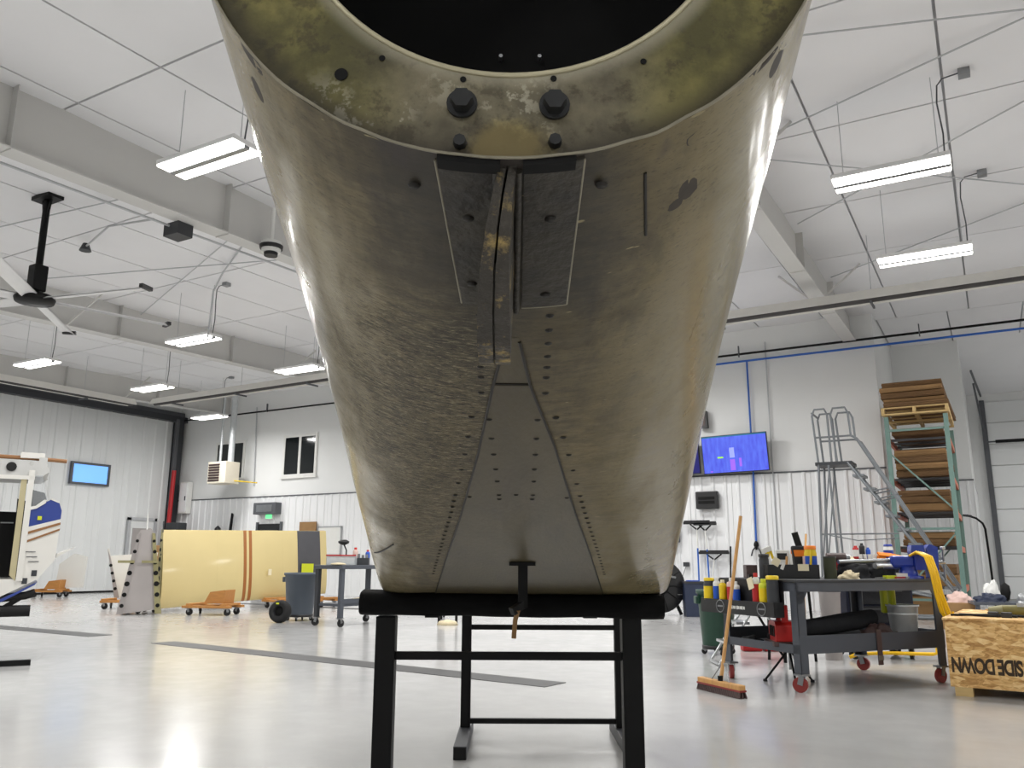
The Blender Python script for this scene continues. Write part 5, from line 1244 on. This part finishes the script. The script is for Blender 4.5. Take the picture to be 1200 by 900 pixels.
MB().box((.15, -.2, .98), (.08, .03, .035)).build('red_light', 'red_glow', df); MB().box((.28, -.2, .76), (.09, .03, .04), (0, .2, 0)).build('badge', 'steel', df)
for k in range(3): MB().cyl((.36 + .035 * k, -.19, .42), (.36 + .035 * k, -.21, .42), .009, seg=8).build('knob', 'steel', df)
for s in (-1, 1): MB().bar((s * .35, 0, .25), (s * .45, 0, .02), .06).build('foot', 'black_metal', df)

# ---- wall of screens and cleaning tools
def tv(x0, x1, z0, z1, lab, main):
    t = thing('wall_screen', lab, 'screen', ((x0 + x1) / 2, 19.72, z0), 0); w = (x1 - x0) / 2; h = z1 - z0
    MB().bb(-w, w, -.03, .04, 0, h).build('frame', 'screen_frame', t, bevel=.006); MB().bb(-.15, .15, .04, .27, h * .3, h * .7).build('wall_mount', 'black_metal', t)
    MB().bb(-w + .015, w - .015, -.034, -.03, .02, h - .015).build('display', 'tv_screen' if main else 'scr_dark', t)
    if main:
        MB().bb(-w + .015, w - .015, -.036, -.034, h - .045, h - .015).build('title_bar', 'scr_teal', t)
        for a, b, c, d, m_ in ((-.42, -.28, .36, .40, 'scr_green'), (-.12, 0, .06, .32, 'scr_magenta'), (-.12, 0, .36, .60, 'scr_grey'), (.1, .16, .14, .34, 'scr_magenta'), (-.62, -.56, .04, .07, 'scr_magenta')): MB().bb(a, b, -.0355, -.034, c, d).build('screen_block', m_, t)
    else: MB().bb(.25, .45, -.0355, -.034, .05, .22).build('screen_block', 'tv_screen', t)
    t.rotation_euler = (R(6), R(-.8), R(-3)); return t
tv(-5.96, -4.38, 3.14, 4.05, 'large wall screen showing a bright blue image', True)
tv(-7.6, -6.02, 3.14, 4.05, 'dark wall screen half hidden behind the tail cone, left of the blue one', False)
t = thing('wall_speaker', 'small black wall speaker above the screens', 'speaker', (-5.95, 19.9, 4.28)); MB().prism([(-.11, 0), (.11, 0), (.09, .42), (.02, .46), (-.09, .42)], 1, lambda a, b, q: (a, -.16 * (1 - q), b)).build('case', 'black_plastic', t, bevel=.01); MB().bb(-.07, .07, -.17, -.16, .05, .38).build('grille', 'louver', t)
t = thing('wall_vent', 'black wall vent box with two dark slots below the screens', 'vent', (-5.95, 19.9, 2.31)); MB().bb(-.27, .27, -.12, .03, 0, .42).build('case', 'black_plastic', t, bevel=.02)
for z in (.12, .22): MB().bb(-.2, .2, -.13, -.12, z, z + .07).build('slot', 'hole_black', t)
def squeegee(x, z, w, lab, hm, zb, slant=0.0, both=False):
    t = thing('squeegee', lab, 'squeegee', (x, 19.8, 0))
    MB().bb(-w, w, -.03, .03, z - .03, z + .03).build('blade_holder', 'black_plastic', t); MB().bb(-w * .97, w * .97, -.01, .01, z + .03, z + .06).build('rubber_blade', 'rubber', t)
    for s in (-1, 1): MB().bar((s * w * .5, 0, z - .03), (0, 0, z - .16), .03).build('yoke', 'black_metal', t)
    MB().tube([(0, 0, z - .14), (slant * .5, 0, z - .6)], .018, 8).build('upper_handle', 'white_plastic', t); MB().tube([(slant * .5, 0, z - .6), (slant, 0, zb)], .02, 8).build('lower_handle', hm, t)
squeegee(-6.22, 1.98, .33, 'tall black squeegee with a blue handle, hanging left on the ribbed wall', 'pipe_blue', .02)
squeegee(-6.02, 1.95, .28, 'second black squeegee overlapping the tall one on the ribbed wall', 'pipe_blue', .02, .06)
squeegee(-5.83, 1.27, .36, 'lower black squeegee with a white handle near the thin rod', 'pipe_blue', .02, -.12)
tag(MB().tube([(-5.44, 19.85, 1.42), (-5.48, 19.75, .02)], .02, 8).build('black_rod', 'black_metal'), 'thin black rod leaning on the ribbed wall right of the squeegees', 'rod')
t = thing('wall_dispenser', 'navy dispenser on the ribbed wall beside the tail cone', 'dispenser', (-6.9, 19.9, 1.52)); MB().bb(-.22, .22, -.15, .03, 0, .48).build('case', 'bin_navy', t, bevel=.03); MB().bb(-.15, .15, -.16, -.15, .05, .2).build('lip', 'dark_grey', t)
t = thing('wall_hook', 'small black hook with hanging cord on the ribbed wall', 'hook', (-6.55, 19.92, .95)); MB().bb(-.06, .06, -.08, .03, 0, .1).build('hook_block', 'dark_grey', t); MB().tube([(0, -.05, 0), (-.12, -.05, -.3), (-.15, -.05, -.6)], .008, 6).build('cord', 'wire_grey', t)
tag(MB().bb(-.12, .12, -.1, .02, 0, .5).build('hanging_jacket', 'black_matte', loc=(-7.0, 19.88, .98), bevel=.04), 'black cloth hanging below the navy dispenser', 'cloth')

# ---- rolling ladder
ld_ = thing('rolling_ladder', 'grey rolling warehouse ladder with looped top rails in front of the rack', 'ladder', (-1.9, 17.0, 0))
def LX(x): return x + 1.9
for y in (-.3, .3):
    MB().tube([(LX(-2.9), y, .12), (LX(-2.80), y, 2.9)], .022, 8).build('rear_leg', 'ladder_grey', ld_); MB().tube([(LX(-2.55), y, .12), (LX(-2.62), y, 2.9)], .02, 8).build('rear_leg', 'ladder_grey', ld_)
    MB().tube([(LX(-2.9), y, .7), (LX(-2.62), y, 2.75)], .014, 6).build('leg_brace', 'ladder_grey', ld_)
    MB().tube([(LX(-2.28), y, 2.92), (LX(-.42), y, .12)], .024, 8).build('stringer', 'ladder_grey', ld_)
    MB().tube([(LX(-2.9), y, .12), (LX(-.4), y, .12)], .024, 8).build('base_rail', 'ladder_grey', ld_)
    MB().tube([(LX(-2.18), y, 3.42), (LX(-2.08), y, 3.36), (LX(-.62), y, .62), (LX(-.78), y, .42), (LX(-1.4), y, 0.55)], .022, 8).build('handrail', 'ladder_grey', ld_)
    MB().tube([(LX(-2.12), y, 3.40), (LX(-.70), y, .72)], .016, 8).build('handrail_inner', 'ladder_grey', ld_)
    MB().tube([(LX(-1.93), y, 2.35), (LX(-1.55), y, 2.42)], .014, 6).build('rail_strut', 'ladder_grey', ld_); MB().tube([(LX(-1.85), y, 2.2), (LX(-1.45), y, 2.3)], .014, 6).build('rail_strut', 'ladder_grey', ld_)
    MB().tube([(LX(-1.25), y, 1.25), (LX(-.85), y, 1.15)], .014, 6).build('rail_strut', 'ladder_grey', ld_)
    a0, a1 = (-2.86, -2.62) if y < 0 else (-2.55, -2.18)
    for (a, b) in ((-2.86, -2.58), (-2.52, -2.2)):
        MB().tube([(LX(a + .06), y, 2.92), (LX(a), y, 3.85), (LX(a + .05), y, 3.97), (LX(b - .05), y, 3.97), (LX(b), y, 3.85), (LX(b + .02), y, 3.4 if b > -2.3 else 2.92)], .02, 8).build('top_loop', 'ladder_grey', ld_)
    MB().tube([(LX(-2.82), y, 3.42), (LX(-2.2), y, 3.42)], .018, 8).build('knee_rail', 'ladder_grey', ld_)
MB().tube([(LX(-2.86), -.3, 3.9), (LX(-2.86), .3, 3.9)], .02, 8).build('back_rail', 'ladder_grey', ld_)
MB().bb(LX(-2.86), LX(-2.2), -.32, .32, 2.88, 2.94).build('platform', 'dark_grey', ld_)
for k in range(10):
    s = (k + 1) / 11; x = -2.28 + 1.86 * s; z = 2.92 - 2.8 * s
    MB().bb(LX(x - .10), LX(x + .10), -.3, .3, z - .02, z + .02).build('step', 'ladder_grey', ld_)
MB().tube([(LX(-2.86), -.3, 1.58), (LX(-1.5), -.3, 1.58)], .014, 6).build('cross_tube', 'ladder_grey', ld_); MB().tube([(LX(-2.7), -.3, 1.56), (LX(-2.2), -.3, 1.46), (LX(-1.5), -.3, 1.5)], .01, 6).build('lock_cable', 'ladder_grey', ld_)
for a in (-2.85, -.45):
    for y in (-.3, .3): caster(ld_, LX(a), y, .12, .055, 'rubber')

# ---- pallet rack and its sheets
rk = thing('pallet_rack', 'green pallet rack with orange beams full of brown sheets', 'rack', (-1.13, 18.0, 0))
RX0, RX1, RL, RH = -.53, .53, 2.5, 3.92
for y in (0, RL):
    for x in (RX0, RX1):
        MB().bb(x - .042, x + .042, y - .035, y + .035, 0, RH).build('upright', 'rack_green', rk, bevel=.004); MB().bb(x - .08, x + .08, y - .07, y + .07, 0, .012).build('base_plate', 'rack_green', rk)
    for z in (.35, 1.68, 3.62): MB().bb(RX0, RX1, y - .018, y + .018, z, z + .045).build('frame_rail', 'rack_green', rk)
    for (za, zb2, s) in ((3.2, 2.05, 1), (1.65, .45, -1)):
        MB().bar((s * RX0, y, za), (s * RX1, y, zb2), .04, .03).build('frame_brace', 'rack_green', rk)
LEV = (.62, 1.38, 2.05, 2.72, 3.52)
for z in LEV:
    for x in (RX0, RX1): MB().bb(x - .025, x + .025, 0.03, RL - .03, z - .11, z).build('load_beam', 'rack_orange', rk)
    for k in range(4): MB().bb(RX0, RX1, .35 + .6 * k, .42 + .6 * k, z - .05, z - .005).build('deck_bar', 'wire_grey', rk)
ordn = ('topmost', 'second', 'third', 'fourth', 'fifth', 'sixth', 'seventh')
def stack(z0, specs, where):
    z = z0
    n = len(specs); y0 = 17.9
    if z0 < 3.9: specs = [(h, dx * .2, min(w, .92), dy * .5, min(L, 2.28), m_) for h, dx, w, dy, L, m_ in specs]; y0 = 18.06
    for i, (h, dx, w, dy, L, m_) in enumerate(specs):
        o = MB(); o.bb(-w / 2, w / 2, 0, L, 0, h - .012)
        for j in range(int(h / .035)): o.bb(-w / 2 - .006 + .012 * ((i + j) % 2), w / 2 + .006 - .01 * (j % 2), -.008 * (j % 3), L, .03 * j + .004, .03 * j + .022)
        tag(o.build('sheet_bundle', m_, loc=(-1.13 + dx, y0 + dy, z), rz=R(random.uniform(-1.2, 1.2))), 'brown sheet bundle, %s %s' % (ordn[n - 1 - i], where), 'sheets', 'brown sheets on the pallet rack'); z += h
stack(3.56, [(.10, 0, 1.0, .05, 2.4, 'cardboard_dark')], 'laid on the top beams under the pale pallet')
z = 3.93
pl = thing('pallet', 'pale wooden pallet on top of the pallet rack', 'pallet', (-1.13, 17.85, 3.94))
for k in range(6): MB().bb(-.6, .6, .02 + .45 * k, .14 + .45 * k, .13, .15).build('deck_slat', 'pale_wood', pl)
for x in (-.57, 0, .57): MB().bb(x - .03, x + .03, 0, 2.4, .03, .13).build('bearer', 'pale_wood', pl)
for k in range(3): MB().bb(-.6, .6, .02 + 1.1 * k, .14 + 1.1 * k, 0, .03).build('base_slat', 'pale_wood', pl)
stack(4.09, [(.11, .03, 1.16, .0, 2.4, 'cardboard_dark'), (.09, .0, 1.1, .1, 2.3, 'cardboard'), (.12, -.02, 1.14, .05, 2.4, 'cardboard_dark'), (.10, -.04, 1.12, .0, 2.4, 'cardboard'), (.12, -.02, 1.08, .1, 2.3, 'cardboard_dark')], 'of the stack on top of the pallet rack')
stack(2.73, [(.14, .06, 1.02, .2, 2.4, 'cardboard_dark'), (.13, .1, 1.0, .1, 2.4, 'cardboard'), (.14, .04, .98, .1, 2.4, 'cardboard_dark'), (.13, .02, .98, .2, 2.3, 'cardboard')], 'of the stack on the second rack level')
stack(2.06, [(.14, .05, 1.0, .1, 2.4, 'cardboard'), (.14, .02, .98, .1, 2.3, 'cardboard_dark'), (.13, .0, .98, .2, 2.3, 'cardboard_dark')], 'of the stack on the third rack level')
stack(1.39, [(.13, .08, .9, .1, 2.3, 'cardboard_dark'), (.13, .1, .86, .1, 2.3, 'cardboard')], 'of the pair on the fourth rack level')
stack(.63, [(.22, .0, .95, .1, 2.2, 'cardboard'), (.2, -.05, .9, .1, 2.2, 'cardboard_dark')], 'of the pair on the lowest rack level')
tag(MB().bb(-.45, .45, 0, 1.6, 0, .4).build('storage_box', 'cardboard', loc=(-1.13, 18.2, .02), bevel=.01), 'cardboard box on the floor inside the pallet rack', 'box')

# ---- OSB crate in the right corner
CR = R(-4); kx, ky = -.44, 8.05
cr_ = thing('shipping_crate', 'square OSB crate on wooden skids at the lower right', 'crate', (kx, ky, 0), CR)
for nm, a in (('front_board', (0, 1.7, 0, .018, .085, .60)), ('side_board', (0, .018, .018, 1.5, .085, .60)), ('side_board', (1.682, 1.7, .018, 1.5, .085, .60)), ('back_board', (0, 1.7, 1.5, 1.518, .085, .60)), ('base_board', (0, 1.7, 0, 1.518, .07, .085))):
    MB().bb(*a).build(nm, 'osb', cr_, bevel=.002)
MB().bb(-.015, 1.715, -.012, 1.53, .60, .618).build('lid_board', 'osb', cr_, bevel=.002)
for y in (0.0, .7, 1.4): MB().bb(.03, .16, y, y + .1, 0, .07).build('skid', 'pale_wood', cr_); MB().bb(.75, .95, y, y + .1, 0, .07).build('skid', 'pale_wood', cr_); MB().bb(1.55, 1.68, y, y + .1, 0, .07).build('skid', 'pale_wood', cr_)
fc = bpy.data.curves.new('stamp', 'FONT'); fc.body = 'THIS SIDE DOWN'; fc.size = .13; fc.extrude = .0008; fc.offset = .005; fc.align_x = 'RIGHT'; fc.space_character = .9
M('stamp_ink', (58, 44, 30), .8, var=.3, scale=40); fc.materials.append(MATS['stamp_ink'])
fo = bpy.data.objects.new('stamp', fc); COL.objects.link(fo); fo.parent = cr_; fo.location = (.02, -.0012, .30); fo.rotation_euler = (R(90), R(180), 0); fo.scale = (.75, 1.25, 1)
bpy.context.view_layer.update()
sm_ = bpy.data.meshes.new_from_object(fo.evaluated_get(bpy.context.evaluated_depsgraph_get()))
sl_ = fo.location.copy(); bpy.data.objects.remove(fo)
so_ = ob('stamp_print', sm_, cr_, loc=sl_); so_.rotation_euler = (R(90), R(180), 0); so_.scale = (.75, 1.25, 1)
kk = Matrix.Rotation(CR, 3, 'Z')
def onk(x, y, z=.618): v = kk @ Vector((x, y, 0)); return (kx + v.x, ky + v.y, z)
tag(MB().bb(0, 1.25, 0, .8, 0, .012).build('osb_sheet', 'osb', loc=onk(.38, .7), rz=CR + R(14)), 'loose OSB sheet lying on top of the crate', 'board')
t = thing('olive_tube', 'long olive brown tube lying across the crate', 'tube', onk(.30, .42, .618), CR + R(8)); MB().cyl((.1, 0, .05), (1.3, .1, .06), .048, .055, 18).build('tube', 'olive_tube', t); MB().cyl((.0, -.008, .048), (.1, 0, .05), .03, .046, 18).build('tapered_end', 'primer_olive', t); MB().box((.26, 0, .10), (.09, .05, .03)).build('bright_cap', 'alu', t)
t = thing('black_strap', 'tangled black straps lying on the front of the crate lid', 'strap', onk(.02, .30), CR)
MB().tube([(.0, .0, .008), (.15, .05, .012), (.3, -.02, .01), (.48, .04, .015), (.6, .0, .01)], .01, 8).build('strap', 'black_matte', t); MB().tube([(.05, .12, .008), (.2, .1, .01), (.36, .06, .02), (.5, -.04, .012)], .01, 8).build('strap', 'black_matte', t)
for x, y in ((.32, .03), (.42, .0)): MB().bb(x - .04, x + .04, y - .03, y + .03, 0, .045).build('buckle', 'dark_grey', t, bevel=.006)
tag(MB().tube([onk(.6, .2, .63), onk(.85, .18, .632), onk(1.2, .22, .63)], .008, 6).build('black_rod', 'black_matte'), 'thin black rod lying right of the straps on the crate', 'rod')

# ---- clutter behind the crate
tb = thing('parts_table', 'low grey parts table behind the crate loaded with fittings', 'table', (.05, 15.7, 0), R(8))
MB().bb(-.5, 1.6, -.4, .5, .42, .46).build('table_top', 'bench_grey', tb)
for a in (-.45, 1.55):
    for b in (-.35, .45): MB().bb(a - .03, a + .03, b - .03, b + .03, 0, .42).build('leg', 'bench_grey', tb)
lump('blue_bag', (-.16, 15.55, .46), .15, (1.4, .8), .13, 'bin_navy', 'blue cloth bag on the parts table behind the crate', 'bag', 21)
lump('foil_wrap', (-.14, 15.75, .46), .12, (1, .8), .30, 'white_plastic', 'white wrapped bundle behind the blue bag', 'bundle', 22)
for k in range(5): lump('metal_fitting', (.28 + .13 * k, 15.55 + .05 * (k % 2), .46), .085, (1, .9), .13 + .02 * (k % 3), 'alu', 'shiny metal fitting on the parts table, %s from the blue bag' % ('first', 'second', 'third', 'fourth', 'fifth')[k], 'fitting', 30 + k)
tag(MB().bb(-.16, .16, -.1, .1, 0, .26).build('carton', 'cardboard', loc=(.62, 16.0, .46), rz=R(8)), 'small brown carton on the parts table behind the fittings', 'box')
lump('pink_wrap', (-.62, 16.1, .42), .16, (1.2, .8), .16, 'pale_pink', 'pale pink wrapped roll beside the rack foot', 'bundle', 41)
tag(MB().bb(-.32, .3, -.25, .25, 0, .42).build('storage_box', 'cardboard', loc=(-.66, 16.1, 0), rz=R(10), bevel=.01), 'brown box on the floor between ladder and parts table', 'box')
t = thing('arc_lamp', 'black floor lamp with an arched neck beside the far wall corner', 'floor lamp', (-.14, 22.8, 0))
MB().tube([(0, 0, .03), (-.02, 0, 1.2), (-.04, 0, 1.85), (-.08, 0, 1.98), (-.2, 0, 2.1), (-.4, 0, 2.18)], .025, 8).build('pole', 'black_metal', t); MB().lathe([(.16, 0), (.16, .03)], seg=18).build('base', 'black_metal', t); MB().box((-.42, 0, 2.17), (.26, .1, .05), (0, .15, 0)).build('head', 'dark_grey', t)
t = thing('black_paddle', 'black padded paddle standing on the parts table', 'paddle', (.06, 16.02, .46), R(20)); MB().lathe([(0, 0), (.05, .02), (.08, .14), (.07, .24), (0, .3)], seg=14, squash=(1, .5)).build('pad', 'black_matte', t); MB().cyl((0, 0, 0), (0, 0, .05), .03).build('stem', 'black_metal', t)
